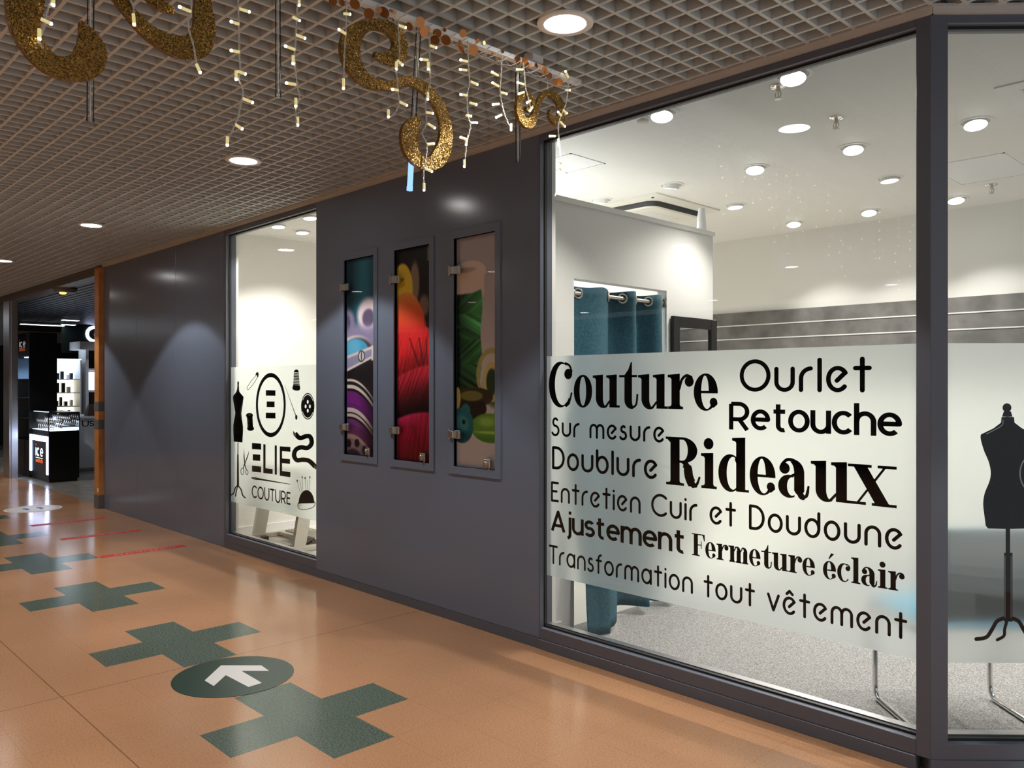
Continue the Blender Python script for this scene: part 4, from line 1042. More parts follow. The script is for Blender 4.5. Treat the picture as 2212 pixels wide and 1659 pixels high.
for yv in (.445, .50, .80, .95, 1.09, 1.235, 1.385):
    x_, y_ = cur(yv, zr); xa, ya = cur(min(yv + .01, 1.399), zr); xb, yb = cur(max(yv - .01, .426), zr)
    d = Vector((xa - xb, ya - yb, 0)).normalized(); n_ = Vector((d.y, -d.x, 0))
    b = MB(); b.tube([tuple(Vector((x_, y_, zr)) + n_ * .002 + d * (.029 * math.cos(w)) + Vector((0, 0, .029 * math.sin(w)))) for w in [2 * PI * i / 24 for i in range(24)]], .0062, 8, closed=True); b.build('eyelet', 'steel', t, True)

# mirror leaning on the partition
t = thing('mirror', 'tall mirror in a wide black hammered frame against the partition', 'mirror', (PX + .04, 1.74, .01))
mx0, mx1 = PX + .006, PX + .034; y0, y1, z0, z1, w = 1.453, 2.018, .42, 2.014, .078
b = MB()
b.bbox(mx0, mx1, y0, y0 + w, z0, z1, .003); b.bbox(mx0, mx1, y1 - w, y1, z0, z1, .003); b.bbox(mx0, mx1, y0 + w, y1 - w, z1 - w, z1, .003); b.bbox(mx0, mx1, y0 + w, y1 - w, z0, z0 + w, .003); b.build('frame', 'blackf', t)
b = MB(); b.box(mx0 + .002, mx0 + .012, y0 + w, y1 - w, z0 + w, z1 - w); b.build('glass', 'mirror', t)

# cantilever chair behind the corner
c0 = np.array([-1.611, .602, 0]); c1 = np.array([-1.225, 1.0, 0])
U = (c1 - c0); Wd = np.linalg.norm(U); U /= Wd; Vd = np.array([U[1], -U[0], 0])      # Vd points to the glass
def ch(u, v, z): p = c0 + U * u + Vd * v; return (p[0], p[1], z)
t = thing('chair', 'cantilever chair with chrome tube runners and teal upholstery, its back to the corner panes', 'chair', ch(Wd / 2, .28, 0))
r = .0125; zf = r + .004
path = [ch(0, .0, .47), ch(0, -.01, .30), ch(0, -.012, .12), ch(0, -.005, .05), ch(0, .02, zf + .004), ch(0, .06, zf), ch(0, .30, zf), ch(0, .50, zf), ch(.02, .535, zf), ch(.06, .55, zf), ch(Wd - .06, .55, zf), ch(Wd - .02, .535, zf), ch(Wd, .50, zf), ch(Wd, .30, zf), ch(Wd, .06, zf), ch(Wd, .02, zf + .004), ch(Wd, -.005, .05), ch(Wd, -.012, .12), ch(Wd, -.01, .30), ch(Wd, 0, .47)]
path = [path[0]] + smooth(path[1:-1], 4) + [path[-1]]
b = MB(); b.tube(path, r, 12); b.build('base_frame', 'chrome', t, True)
for u in (0, Wd):
    b = MB(); b.tube(smooth([ch(u, 0, .47), ch(u, .03, .485), ch(u, .40, .47), ch(u, .47, .50), ch(u, .505, .60), ch(u, .53, .88)], 5), r, 10); b.build('side_rail', 'chrome', t, True)
def cushion(mb, f, nu=8, nv=8):
    pass
b = MB(); A = ch(.03, -.03, .49); 
def slabc(mb, u0, u1, v0, v1, z0, z1, tilt=0.0):
    n = 10; top = []
    for i in range(n + 1):
        for j in range(n + 1):
            a, c = i / n, j / n; e = (1 - (2 * a - 1) ** 6) * (1 - (2 * c - 1) ** 6)
            top.append((a, c, e))
    vs = [ch(u0 + (u1 - u0) * a, v0 + (v1 - v0) * c, z0 + (z1 - z0) * (.45 + .55 * e)) for a, c, e in top] + [ch(u0 + (u1 - u0) * a, v0 + (v1 - v0) * c, z0 + (z1 - z0) * .35 * (1 - e)) for a, c, e in top]
    N = (n + 1) ** 2; fs = []
    for i in range(n):
        for j in range(n):
            q = (i * (n + 1) + j, (i + 1) * (n + 1) + j, (i + 1) * (n + 1) + j + 1, i * (n + 1) + j + 1); fs.append(q); fs.append(tuple(N + k for k in q[::-1]))
    bd = [i * (n + 1) for i in range(n + 1)] + [n * (n + 1) + j for j in range(1, n + 1)] + [i * (n + 1) + n for i in range(n - 1, -1, -1)] + [j for j in range(n - 1, 0, -1)]
    for k in range(len(bd)): a, c = bd[k], bd[(k + 1) % len(bd)]; fs.append((a, N + a, N + c, c))
    mb.add(vs, fs)
slabc(b, .016, Wd - .016, -.03, .47, .475, .545); b.build('seat', 'seat_teal', t, True)
b = MB(); n = 10; vs = []
for side in (0, 1):
    for i in range(n + 1):
        for j in range(n + 1):
            a, c = i / n, j / n; e = (1 - (2 * a - 1) ** 6) * (1 - (2 * c - 1) ** 6)
            v = .49 + .05 * c - .02 * (1 - (2 * a - 1) ** 2); th_ = (.012 + .022 * e) * (1 if side else -1)
            vs.append(ch(-.02 + (Wd + .04) * a, v + .012 + th_, .53 + .40 * c))
fs = []; N = (n + 1) ** 2
for i in range(n):
    for j in range(n):
        q = (i * (n + 1) + j, (i + 1) * (n + 1) + j, (i + 1) * (n + 1) + j + 1, i * (n + 1) + j + 1); fs.append(q[::-1]); fs.append(tuple(N + k for k in q))
bd = [i * (n + 1) for i in range(n + 1)] + [n * (n + 1) + j for j in range(1, n + 1)] + [i * (n + 1) + n for i in range(n - 1, -1, -1)] + [j for j in range(n - 1, 0, -1)]
for k in range(len(bd)): a, c = bd[k], bd[(k + 1) % len(bd)]; fs.append((a, c, N + c, N + a))
b.add(vs, fs); b.build('backrest', 'seat_teal', t, True)

# sewing table in the narrow window
a1 = onz(527, 1160, .03); a2 = onz(611, 1190, .03)
t = thing('sewing_table', 'cream metal sewing machine table with A-shaped legs behind the narrow window', 'table', ((a1[0] + a2[0]) / 2, .75, 0))
for q in (a1, a2):
    x_ = q[0] + .03; y_ = q[1]
    b = MB(); b.bbox(x_ - .03, x_ + .03, y_, y_ + .62, .006, .05, .004); f_ = b.build('foot', 'cream_metal', t)
    b = MB(); b.hexa([(x_ - .022, y_ + .08, .05), (x_ + .022, y_ + .08, .05), (x_ + .022, y_ + .20, .05), (x_ - .022, y_ + .20, .05)], [(x_ - .022, y_ + .20, .74), (x_ + .022, y_ + .20, .74), (x_ + .022, y_ + .34, .74), (x_ - .022, y_ + .34, .74)]); b.build('leg', 'cream_metal', t)
b = MB(); b.bbox(a1[0] + .03, a2[0] + .03, a1[1] + .24, a1[1] + .27, .34, .42, .003); b.build('cross_bar', 'cream_metal', t)
b = MB(); b.bbox(a1[0] + .06, a2[0], a1[1] + .34, a1[1] + .40, .02, .05, .003); b.bbox(a1[0] + .06, a2[0], a1[1] + .56, a1[1] + .60, .03, .06, .003); b.build('stretcher', 'cream_metal', t)
b = MB(); b.bbox(a1[0] + .30, a2[0] - .02, a1[1] + .28, a1[1] + .52, .085, .105, .004)
for i in range(7): b.box(a1[0] + .32, a2[0] - .04, a1[1] + .30 + i * .03, a1[1] + .312 + i * .03, .105, .110)
b.build('treadle_pedal', 'cream_metal', t)
b = MB(); b.tube([(a1[0] + .55, a1[1] + .40, .11), (a1[0] + .52, a1[1] + .36, .72)], .004, 8); b.build('pull_rod', 'steel', t)
b = MB(); b.bbox(a1[0] - .05, a2[0] + .12, a1[1] + .02, a1[1] + .62, .74, .775, .006); b.build('table_top', 'cream_metal', t)
t = thing('power_cable', 'black power cable with a plug block on the floor under the sewing table', 'cable', (a1[0] + .25, a1[1] + .12, .01))
pl = onz(572, 1163, .03)
b = MB(); b.tube(smooth([(pl[0] - .28, pl[1] - .02, .014), (pl[0] - .1, pl[1], .014), (pl[0], pl[1], .02), (pl[0] + .12, pl[1] - .03, .014), (pl[0] + .30, pl[1] - .02, .014), (pl[0] + .5, pl[1] + .1, .014), (pl[0] + .46, pl[1] + .3, .10), (pl[0] + .44, pl[1] + .30, .5)], 6), .008, 8); b.build('cable', 'black_plastic', t, True)
b = MB(); b.bbox(pl[0] - .04, pl[0] + .03, pl[1] - .03, pl[1] + .03, .008, .055, .006); b.build('plug', 'black_plastic', t)
p = onz(679, 1203, .0)
t = thing('leaning_board', 'dark olive board standing at the right edge of the narrow window', 'board', (p[0], .32, 0))
b = MB(); b.hexa([(-5.95, .28, .005), (-5.80, .20, .005), (-5.79, .22, .005), (-5.94, .30, .005)], [(-6.03, .28, .62), (-5.80, .18, .62), (-5.79, .20, .62), (-6.02, .30, .62)]); b.build('board', 'olive', t)

# ================================================================== FLOOR STICKERS
def decal(name, lab, cat, parts, z=.0016):
    t = None
    for k, (pn, polys, m, dz) in enumerate(parts):
        b = MB(); b.plate(polys, lambda u, v: (u, v, z + dz), lambda u, v: (u, v, .0003 + dz * .5))
        if k == 0:
            t = thing(name, lab, cat, (np.mean([q[0] for q in polys[0]]), np.mean([q[1] for q in polys[0]]), 0))
        b.build(pn, m, t)
    return t
P2 = lambda x, y: tuple(onz(x, y)[:2])
cc = ((P2(376, 1490)[0] + P2(640, 1445)[0]) / 2, (P2(376, 1490)[1] + P2(640, 1445)[1]) / 2)
cc = (-4.092, -1.470)
arrow = [P2(x * .52, 1060 + y * .52) for x, y in ((850, 790), (918, 727), (1085, 727), (1118, 750), (1003, 750), (1088, 800), (1032, 817), (938, 768), (888, 813))]
tip = arrow
decal('floor_sticker', 'round dark green floor sticker with a white arrow, overlapping the nearest cross', 'floor sticker', [('base', [disc(*cc, .305, n=64)], 'stick_green', 0)])
t = bpy.data.objects['floor_sticker']
b = MB()
# arrow as two limbs and a shaft (convex pieces)
A0 = arrow
for q in ([A0[0], A0[1], A0[7], A0[8]], [A0[1], A0[2], A0[3], A0[4]], [A0[1], A0[4], A0[5], A0[6], A0[7]]): b.flat([q], lambda u, v: (u, v, .0022))
b.build('arrow', 'stick_white', t)
c2 = P2(72, 1099)
t = decal('floor_sticker', 'round white floor sticker with two blue footprints near the watch display', 'floor sticker', [('base', [disc(*c2, .315, n=48)], 'stick_white', 0)])
b = MB(); b.flat(ribbon(disc(*c2, .27, n=40), .006, True), lambda u, v: (u, v, .002)); b.build('ring_line', 'greyband', t)
b = MB()
for s in (-1, 1):
    cx_, cy_ = c2[0], c2[1] + s * .075
    b.flat([disc(cx_ - .03, cy_, .065, .034, 20), disc(cx_ + .07, cy_, .030, .026, 16)], lambda u, v: (u, v, .0022))
b.build('footprints', 'stick_blue', t)
for k, (x_, lab) in enumerate(((-9.959, 'red floor tape line with white print, farthest of three'), (-8.878, 'red floor tape line with white print, middle of three'), (-7.726, 'red floor tape line with white print, nearest of three'))):
    y0, y1 = -.99, -.245
    t = decal('floor_tape', lab, 'floor tape', [('tape', [rect(x_ - .05, y0, x_ + .05, y1)], 'red', 0)])
    t['group'] = 'red distance lines on the floor'
    b = MB(); rr = random.Random(k)
    for i in range(30): b.flat([[(x_ - .05, y0 + .0248 * i), (x_ - .05, y0 + .0248 * i + .008), (x_ - .043, y0 + .0248 * i + .014), (x_ - .043, y0 + .0248 * i + .006)]], lambda u, v: (u, v, .0021))
    yy = y0 + .12
    while yy < y1 - .1:
        l = rr.uniform(.008, .03); b.flat([rect(x_ - .008, yy, x_ + .008, yy + l * .8)], lambda u, v: (u, v, .0021)); yy += l + rr.choice((.006, .006, .02))
    b.flat([rect(x_ + .036, y0 + .03, x_ + .039, y1 - .03)], lambda u, v: (u, v, .0021))
    b.build('white_print', 'stick_white', t)

# ================================================================== WATCH SHOP AT THE FAR LEFT
t = struct(thing('column', 'orange-brown wood clad post with two grey metal bands where the grey wall ends', 'column', (-10.83, 0.1, 0)))
for z0, z1, m, e in ((0.0, .165, 'greyband', .004), (.165, .98, 'wood', 0), (.98, 1.09, 'greyband', .004), (1.09, 1.20, 'wood', 0), (1.20, 1.31, 'greyband', .004), (1.31, 2.97, 'wood', 0)):
    b = MB(); b.bbox(-10.91 - e, -10.752 + e, -.06 - e, .25, z0, z1, .003); b.build('cladding' if m == 'wood' else 'metal_band', m, t)
b = MB(); b.bbox(-10.80, -10.755, -.062, -.055, .20, .25, .001); b.build('socket_plate', 'plastic', t)
b = MB(); b.box(-22.1, -10.91, .0, .16, 2.90, 2.972); struct(b.build('trim_2', 'greyband'), 'dark fascia above the watch shop entrance', 'trim')
b = MB(); b.box(-22.1, XL, -.022, .1, 2.972, 3.004); struct(b.build('trim_4', 'greyband'), 'dark trim above the watch shop entrance', 'trim')
b = MB(); b.bbox(-15.68, -15.30, -.01, .12, 0, 2.90, .004); b.box(-15.295, -15.275, .02, .10, 0, 2.90); struct(b.build('trim_6', 'alu'), 'grey metal door post left of the watch showcases', 'trim')
b = MB(); b.box(-24.2, -10.9, .06, 7, -.06, .001); struct(b.build('floor_watch_shop', 'greyfloor'), 'grey concrete floor of the watch shop', 'floor')
b = MB(); b.box(-24.2, -10.9, .16, 7, 2.93, 2.97)
for i in range(60): b.box(-24.2, -10.92, .2 + i * .11, .28 + i * .11, 2.915, 2.93)
struct(b.build('ceiling_watch_shop', 'slatgrey'), 'dark blue-grey slatted ceiling of the watch shop', 'ceiling')
b = MB(); b.box(-24.2, -24.0, -.0, 7, 0, 3); struct(b.build('wall_watch_shop', 'dkgreen'), 'dark green end wall of the watch shop', 'wall')
b = MB(); b.box(-24.2, -10.9, 6.9, 7, 0, 3); b.box(-10.98, -10.9, .26, 7, 0, 3); struct(b.build('wall_watch_shop_side', 'blackm'), 'dark side walls of the watch shop', 'wall')
b = MB(); b.box(-24.0, -15.7, .02, .10, 2.2, 2.9); struct(b.build('wall_watch_shop_front', 'blackm'), 'dark shop front strip at the left edge', 'wall')
b = MB(); b.box(-23.9, -23.7, .3, 6.8, 2.62, 2.90); struct(b.build('trim_7', 'wood_trim'), 'beige bulkhead at the far end of the watch shop', 'trim')

# free-standing watch showcase
KX0, KX1, KY0, KY1 = -15.19, -14.11, .262, .70
t = thing('watch_showcase', 'black watch showcase with glowing white arch and lit glass top', 'showcase', ((KX0 + KX1) / 2, (KY0 + KY1) / 2, 0))
b = MB(); b.bbox(KX0, KX1, KY0, KY1, .05, .775, .004); b.box(KX0 + .02, KX1 - .03, KY0 + .015, KY1 - .02, 0, .05); body = b.build('base_cabinet', 'black', t)
b = MB()
for q in ((KX0 + .02, KX0 + .115, .12, .715), (KX1 - .115, KX1 - .02, .12, .715), (KX0 + .115, KX1 - .115, .63, .715)): b.box(q[0], q[1], KY0 - .008, KY0 - .001, q[2], q[3])
b.build('neon_arch', 'neon', t)
def ice(parent, xc, z0, h, y, mw, mo, w):
    f = lambda u, v: (xc + (u - .85) * w, y, z0 + v * h)
    b = MB(); q = ribbon([(.05, .0), (.05, .68)], .15, cap='square') + ribbon(arc(.58, .34, .27, .29, 48, 312), .14, cap='square') + ribbon([(1.14, .34), (1.66, .34)] + arc(1.40, .34, .27, .29, 4, 312), .13, cap='square') + [rect(0, -.17, 1.66, -.13)]
    b.flat(q, f); o = b.build('lettering', mw, parent); o['label'] = 'white word ice'
    b = MB(); q = []
    for p in fit(layout('watch', lambda c: {'w': ([[(0, .72), (.18, 0), (.36, .6), (.54, 0), (.72, .72)]], .72), 'a': A_('a'), 't': A_('t'), 'c': ([arc(.28, .36, .28, .36, 48, 312)], .5), 'h': ([[(0, 0), (0, 1)], [(0, .42)] + arc(.26, .44, .26, .28, 180, 0) + [(.52, 0)]], .52)}[c], .22, .2, 'round'), 0.0, 1.66, -.52, -.24): q.append(p)
    q += [rect(.02, .86, .14, 1.0)]
    b.flat(q, f); o = b.build('lettering', mo, parent); o['label'] = 'orange word watch'
ice(t, (KX0 + KX1) / 2 + .02, .385, .19, KY0 - .0015, 'signw', 'signo', .24)
b = MB(); b.bbox(KX0, KX1, KY0, KY1, .775, .80, .003); b.build('display_floor', 'black', t)
b = MB(); b.box(KX0 + .03, KX1 - .03, KY0 + .03, KY1 - .03, .801, .806); b.build('light_panel', 'cabglow', t)
b = MB()
for q in (((KX0, KY0), (KX1, KY0)), ((KX1, KY0), (KX1, KY1)), ((KX1, KY1), (KX0, KY1)), ((KX0, KY1), (KX0, KY0))): b.quad((q[0][0], q[0][1], .80), (q[1][0], q[1][1], .80), (q[1][0], q[1][1], 1.075), (q[0][0], q[0][1], 1.075))
b.build('glass_walls', 'glass2', t)
b = MB()
for x_, y_ in ((KX0, KY0), (KX1, KY0), (KX1, KY1), (KX0, KY1)): b.box(x_ - .006, x_ + .006, y_ - .006, y_ + .006, .80, 1.075)
b.bbox(KX0 - .004, KX1 + .004, KY0 - .004, KY1 + .004, 1.075, 1.095, .003); b.build('rim', 'black', t)
b = MB(); b.box(KX0 + .25, KX1 - .1, KY0 - .006, KY0 + .03, 1.0955, 1.101); b.build('light_strip', 'cabglow', t)
spot(((KX0 + KX1) / 2 + .2, KY0 + .12, 1.07), 7, 160, .6, t, (.60, .74, 1.0))  # spot added to strengthen the glow inside the showcase
def watch():
    t = thing('watch', 'silvery wristwatch on a hoop stand inside the lit showcase', 'watch', (0, 0, 0), 'watches in the lit showcase')
    b = MB(); b.tube([(.032 * math.cos(w), 0, .10 + .045 * math.sin(w)) for w in [2 * PI * i / 20 for i in range(20)]], .008, 6, closed=True); b.build('strap', 'chrome', t, True)
    b = MB(); b.lathe([(0.0, -.016), (.022, -.016), (.022, -.004), (0, -.002)], (0, -.01, .145), 16, axis='y'); b.build('dial', 'stick_white', t)
    b = MB(); b.lathe([(.022, 0), (.022, .006), (.006, .01), (.006, .06)], n=12); b.build('stand', 'whitep', t); return t
w0 = watch(); k = 0
for j, yv in enumerate((.36, .47, .58)):
    for i in range(9):
        loc = (KX0 + .12 + i * .105 + .03 * j, yv, .807 + .03 * j)
        if k == 0: w0.location = loc
        else: copy_tree(w0, loc)
        k += 1
# tall display tower
t = thing('display_tower', 'tall black watch display tower with a dim glass front', 'showcase', (-15.65, .47, 0))
TX0, TX1, TY0, TY1 = -16.12, -15.20, .255, .67
b = MB(); b.bbox(TX0, TX1, TY0, TY1, 0, .60, .003); b.bbox(TX0, TX1, TY0, TY1, 2.0, 2.392, .003); b.box(TX1 - .03, TX1, TY0, TY1, .60, 2.0); b.box(TX0, TX0 + .03, TY0, TY1, .60, 2.0); b.box(TX0, TX1, TY1 - .03, TY1, .6, 2.0); b.build('carcass', 'blackm', t)
b = MB(); b.box(TX1, TX1 + .004, TY0 + .004, TY1, .02, 2.39); b.build('side_panel', 'black', t)
b = MB(); b.box(TX0 + .03, TX1 - .03, TY1 - .05, TY1 - .031, .62, 1.98); b.build('back_panel', mat('blue_grey_back', (.16, .25, .34), .5), t)
b = MB(); b.box(TX0 + .031, TX0 + .04, TY0 + .02, TY1 - .05, .62, 1.98); b.build('inner_side', bpy.data.materials['blue_grey_back'], t)
b = MB(); b.quad((TX0 + .03, TY0 + .004, .60), (TX1 - .03, TY0 + .004, .60), (TX1 - .03, TY0 + .004, 2.0), (TX0 + .03, TY0 + .004, 2.0)); b.build('glass_door', 'glass2', t)
for zz in (.95, 1.30, 1.62):
    b = MB(); b.box(TX0 + .03, TX1 - .03, TY0 + .04, TY1 - .05, zz, zz + .008); b.build('shelf', 'alu', t)
b = MB(); b.box(TX0 + .2, TX1 - .2, TY0 + .10, TY1 - .15, 1.985, 1.999); b.build('light_strip', 'cabglow', t)
spot((-15.65, .42, 1.975), 24, 150, .6, t, (.65, .82, 1.0))  # spot added for the bluish glow behind the tower glass
ice(t, -15.62, 2.16, .13, TY0 - .002, 'logow', 'logoo', .22)
for i, (xx, zz) in enumerate(((-15.5, .605), (-15.4, .958), (-15.55, 1.308), (-15.42, 1.628), (-15.75, 1.308), (-15.7, .958))):
    o = copy_tree(w0, (xx, .42, zz)); o['label'] = 'wristwatch on a hoop stand behind the glass of the tall tower'; o['group'] = 'watches in the tall tower'
# things further back in the watch shop
t = thing('counter', 'white shop counter behind the black showcase', 'counter', (-15.7, 1.6, 0))
b = MB(); b.bbox(-16.6, -15.55, 1.05, 2.2, .06, .93, .006); b.box(-16.55, -15.6, 1.1, 2.15, 0, .06); b.build('body', 'whitep', t)
b = MB(); b.bbox(-16.65, -15.52, 1.02, 2.23, .93, .97, .004); b.build('worktop', 'whitep', t)
b = MB(); b.flat(fit(layout('US', lambda c: B_('U') if c == 'U' else ([arc(.25, .74, .22, .24, 30, 250) + arc(.25, .24, .25, .26, 80, -150)], .5), .2, .15), 1.16, 1.36, .80, .88), lambda u, v: (-15.5485, u, v)); b.build('lettering', 'vinyl', t)
t = thing('handbag', 'brown leather handbag resting on the white counter beside the wooden post', 'bag', (-15.65, 1.42, .972))
b = MB(); b.hexa([(-15.75, 1.25, .972), (-15.55, 1.25, .972), (-15.55, 1.60, .972), (-15.75, 1.60, .972)], [(-15.69, 1.30, 1.17), (-15.61, 1.30, 1.17), (-15.61, 1.56, 1.17), (-15.69, 1.56, 1.17)]); b.build('body', 'leather', t)
b = MB(); b.tube(smooth([(-15.62, 1.33, 1.16), (-15.61, 1.36, 1.30), (-15.61, 1.43, 1.36), (-15.61, 1.50, 1.30), (-15.62, 1.53, 1.16)], 5), .009, 8); b.build('handle', 'leather', t, True)
t = thing('lit_cabinet', 'brightly lit shelf cabinet with small boxes behind the showcase', 'cabinet', (-17.4, 1.2, 0))
cx0, cx1, cy0, cy1 = -17.6, -17.15, .93, 1.62
b = MB(); b.box(cx0, cx0 + .02, cy0, cy1, 0, 2.02); b.box(cx0, cx1, cy0, cy0 + .02, 0, 2.02); b.box(cx0, cx1, cy1 - .02, cy1, 0, 2.02); b.box(cx0, cx1, cy0, cy1, 0, .5); b.build('carcass', 'whitep', t)
b = MB(); b.box(cx0 + .02, cx0 + .03, cy0 + .02, cy1 - .02, .5, 1.62); b.build('lit_back', 'cabwarm', t)
b = MB(); b.box(cx0 + .02, cx0 + .03, cy0 + .02, cy1 - .02, 1.62, 1.98); b.box(cx0, cx1, cy0, cy1, 2.0, 2.02); b.build('light_box', 'cabglow', t)
for zz in (.84, 1.10, 1.36, 1.62):
    b = MB(); b.box(cx0 + .03, cx1, cy0 + .02, cy1 - .02, zz, zz + .015); b.build('shelf', 'whitep', t)
rr = random.Random(5)
for zz in (.855, 1.115, 1.375, 1.635):
    yv = cy0 + .06
    while yv < cy1 - .12:
        w_, h_ = rr.uniform(.03, .06), rr.uniform(.08, .19)
        b = MB(); b.bbox(cx0 + .12, cx0 + .2, yv, yv + w_, zz + .001, zz + h_, .003)
        o = b.build('small_box', rr.choice(['blackm', 'leather', 'black_plastic', 'whitep']), None, org=(cx0 + .16, yv + w_ / 2, zz))
        tag(o, 'small dark or white box on a shelf of the lit cabinet', 'box', 'goods in the lit cabinet'); yv += w_ + rr.uniform(.015, .06)
t = thing('shelving_unit', 'white shelving unit with dark bays beside the lit cabinet', 'shelf', (-17.4, 2.2, 0))
b = MB()
for yv in (1.70, 2.28, 2.86): b.box(-17.6, -17.15, yv, yv + .05, 0, 2.2)
b.build('upright', 'whitep', t)
b = MB(); b.box(-17.62, -17.6, 1.70, 2.91, 0, 2.2); b.build('back_panel', 'blackm', t)
for zz in (.4, .9, 1.38, 1.80): 
    b = MB(); b.box(-17.6, -17.15, 1.75, 2.86, zz, zz + .04); b.build('shelf', 'whitep', t)
b = MB(); b.bbox(-17.65, -17.0, 1.55, 2.95, 2.2, 2.36, .005); b.build('cornice', 'whitep', t)
b = MB(); b.box(-17.58, -17.55, 1.8, 2.84, 1.42, 1.78); b.build('lit_back', 'cabglow', t)
t = thing('sign', 'glowing blue-white round letter sign on the dark green wall, half hidden by the post', 'sign', (-20.5, 3.3, 2.72))
p = onx(204, 722, -20.5)
b = MB(); b.flat(ribbon(arc(0, 0, .16, .16, 40, 330), .07), lambda u, v: (-20.49, p[1] + u, p[2] + v)); b.flat([rect(0, -.04, .19, .03)], lambda u, v: (-20.49, p[1] + u, p[2] + v)); b.build('letter', 'neon', t)
b = MB(); b.box(-20.6, -20.5, 2.2, 6.8, 2.25, 2.9); b.build('back_panel', 'dkgreen', t)
for k, (px, py, ln, lab) in enumerate(((92, 702, .9, 'long glowing tube light above the tall display tower'), (152, 692, .35, 'short bright ceiling panel in the watch shop'), (148, 701.5, .3, 'faint second tube light behind the short bright panel'))):
    q = onz(px, py, 2.86 if k != 1 else 2.88)
    t = thing('tube_light', lab, 'ceiling light', tuple(q))
    b = MB(); b.bbox(q[0] - .08, q[0] + .08, q[1] - ln / 2, q[1] + ln / 2, q[2], q[2] + .03, .004); b.build('housing', 'whitep', t)
    b = MB(); b.box(q[0] - .07, q[0] + .07, q[1] - ln / 2 + .02, q[1] + ln / 2 - .02, q[2] - .008, q[2]); b.build('diffuser', 'tubelight', t)
q = onz(140, 622, 2.915)
t = thing('emergency_light', 'small oval emergency light with an amber glow on the dark slatted ceiling', 'emergency light', (q[0], q[1], 2.915))
b = MB(); b.lathe([(.16, 2.915), (.16, 2.89), (.12, 2.85), (0, 2.84)], (q[0], q[1], 0), 24); b.build('cover', 'greyband', t, True)
b = MB(); b.ball((q[0] + .02, q[1] - .03, 2.842), .05, 10, sq=(1, 1, .5)); b.build('lamp', 'amber', t)
spot((-16.5, 2.6, 2.85), 50, 130, .8, None, (.75, .85, 1)); spot((-14.6, 1.5, 2.85), 30, 110, .8, None, (.75, .85, 1)); spot((-19.5, 1.6, 2.85), 40, 130, .8, None, (.75, .85, 1))  # fill spots without fixtures, added to brighten the watch shop interior

# ================================================================== CHRISTMAS DECORATION ACROSS THE CORRIDOR
XD = -2.55
def dec(px, py, dx=0.0): p = onx(px, py, XD + dx); return (float(p[0]), float(p[1]), float(p[2]))
def pxm(px, py): d = ray(px, py); return float(XD / d[0] / 1767.0)           # metres per pixel on that plane
# white rail and junction box
r0, r1 = dec(705, -2), dec(1244, 182)
t = thing('curtain_rail', 'white rail under the grid ceiling that carries the lights', 'rail', (XD, -2, 2.93))
sl = (r1[2] - r0[2]) / (r1[1] - r0[1])
zr_ = lambda y: r1[2] + (y - r1[1]) * sl * .3
b = MB(); ya, yb = -6.5, r1[1] + .02
b.hexa([(XD - .016, ya, zr_(ya)), (XD + .016, ya, zr_(ya)), (XD + .016, yb, zr_(yb)), (XD - .016, yb, zr_(yb))], [(XD - .016, ya, zr_(ya) + .02), (XD + .016, ya, zr_(ya) + .02), (XD + .016, yb, zr_(yb) + .02), (XD - .016, yb, zr_(yb) + .02)]); b.build('rail', 'whitep', t)
for yv in (-.62, -1.1, -1.7, -2.4, -4, -6):
    b = MB(); b.tube([(XD, yv, zr_(yv) + .018), (XD, yv, HC + .04)], .002, 6); b.build('hanger', 'steel', t)
p = dec(1153, 126, -.03)
t = thing('junction_box', 'small white junction box behind the white rail', 'junction box', p)
b = MB(); b.bbox(p[0] - .03, p[0] + .03, p[1] - .035, p[1] + .035, p[2] - .022, p[2] + .022, .004); b.build('box', 'whitep', t)
b = MB(); b.tube([(p[0], p[1], p[2] + .02), (p[0], p[1], HC + .03)], .002, 6); b.build('hanger', 'steel', t)
# copper disc garland
t = thing('garland', 'wire garland of copper discs wound round the white rail', 'garland', (XD, -1.2, 2.92))
b = MB()
for k in range(3):
    pts = []
    for i in range(60):
        yv = -2.1 + 1.58 * i / 59
        pts.append((XD + .026 * math.cos(i * .9 + k * 2), yv, zr_(yv) + .006 + .027 * math.sin(i * .9 + k * 2) - .008))
    b.tube(pts, .0016, 5)
b.build('wire', 'cord', t, True)
rr = random.Random(11)
for x_, y_, r_ in ((235, 10, 30), (300, 20, 25), (395, 30, 38), (500, 100, 38), (610, 90, 42), (575, 75, 22), (660, 80, 12), (690, 90, 15), (675, 145, 12), (795, 195, 30), (875, 160, 35), (905, 230, 35), (935, 205, 12), (1000, 245, 32), (985, 295, 35), (1065, 295, 38), (1055, 220, 14), (1190, 245, 28), (1180, 365, 36), (1170, 320, 24), (1265, 365, 38), (1300, 300, 14), (1345, 315, 14), (1405, 395, 10), (1370, 410, 12), (1440, 435, 10), (1485, 375, 14), (1595, 440, 33), (1640, 445, 26), (1660, 475, 22), (1685, 480, 15), (1730, 480, 18), (1755, 485, 12), (1790, 515, 24), (1800, 530, 20), (1825, 555, 22), (1866, 605, 22), (1895, 605, 30)):
    c = dec(650 + x_ / 3.4, y_ / 3.4, .022); rad = r_ / 3.4 * pxm(650 + x_ / 3.4, y_ / 3.4)
    nrm = Vector((1, rr.uniform(-.9, .3), rr.uniform(-.5, .3))).normalized(); a_ = nrm.cross(Vector((0, 0, 1))).normalized(); c_ = nrm.cross(a_)
    b = MB(); lo_, hi_ = [], []
    for i in range(20):
        w = 2 * PI * i / 20; q = Vector(c) + rad * (math.cos(w) * a_ + math.sin(w) * c_); lo_.append(tuple(q)); hi_.append(tuple(q + nrm * .0012))
    n = 20; b.add(lo_ + hi_, [tuple(range(n)), tuple(range(2 * n - 1, n - 1, -1))] + [(i, (i + 1) % n, (i + 1) % n + n, i + n) for i in range(n)])
    b.build('disc', 'copper', t)
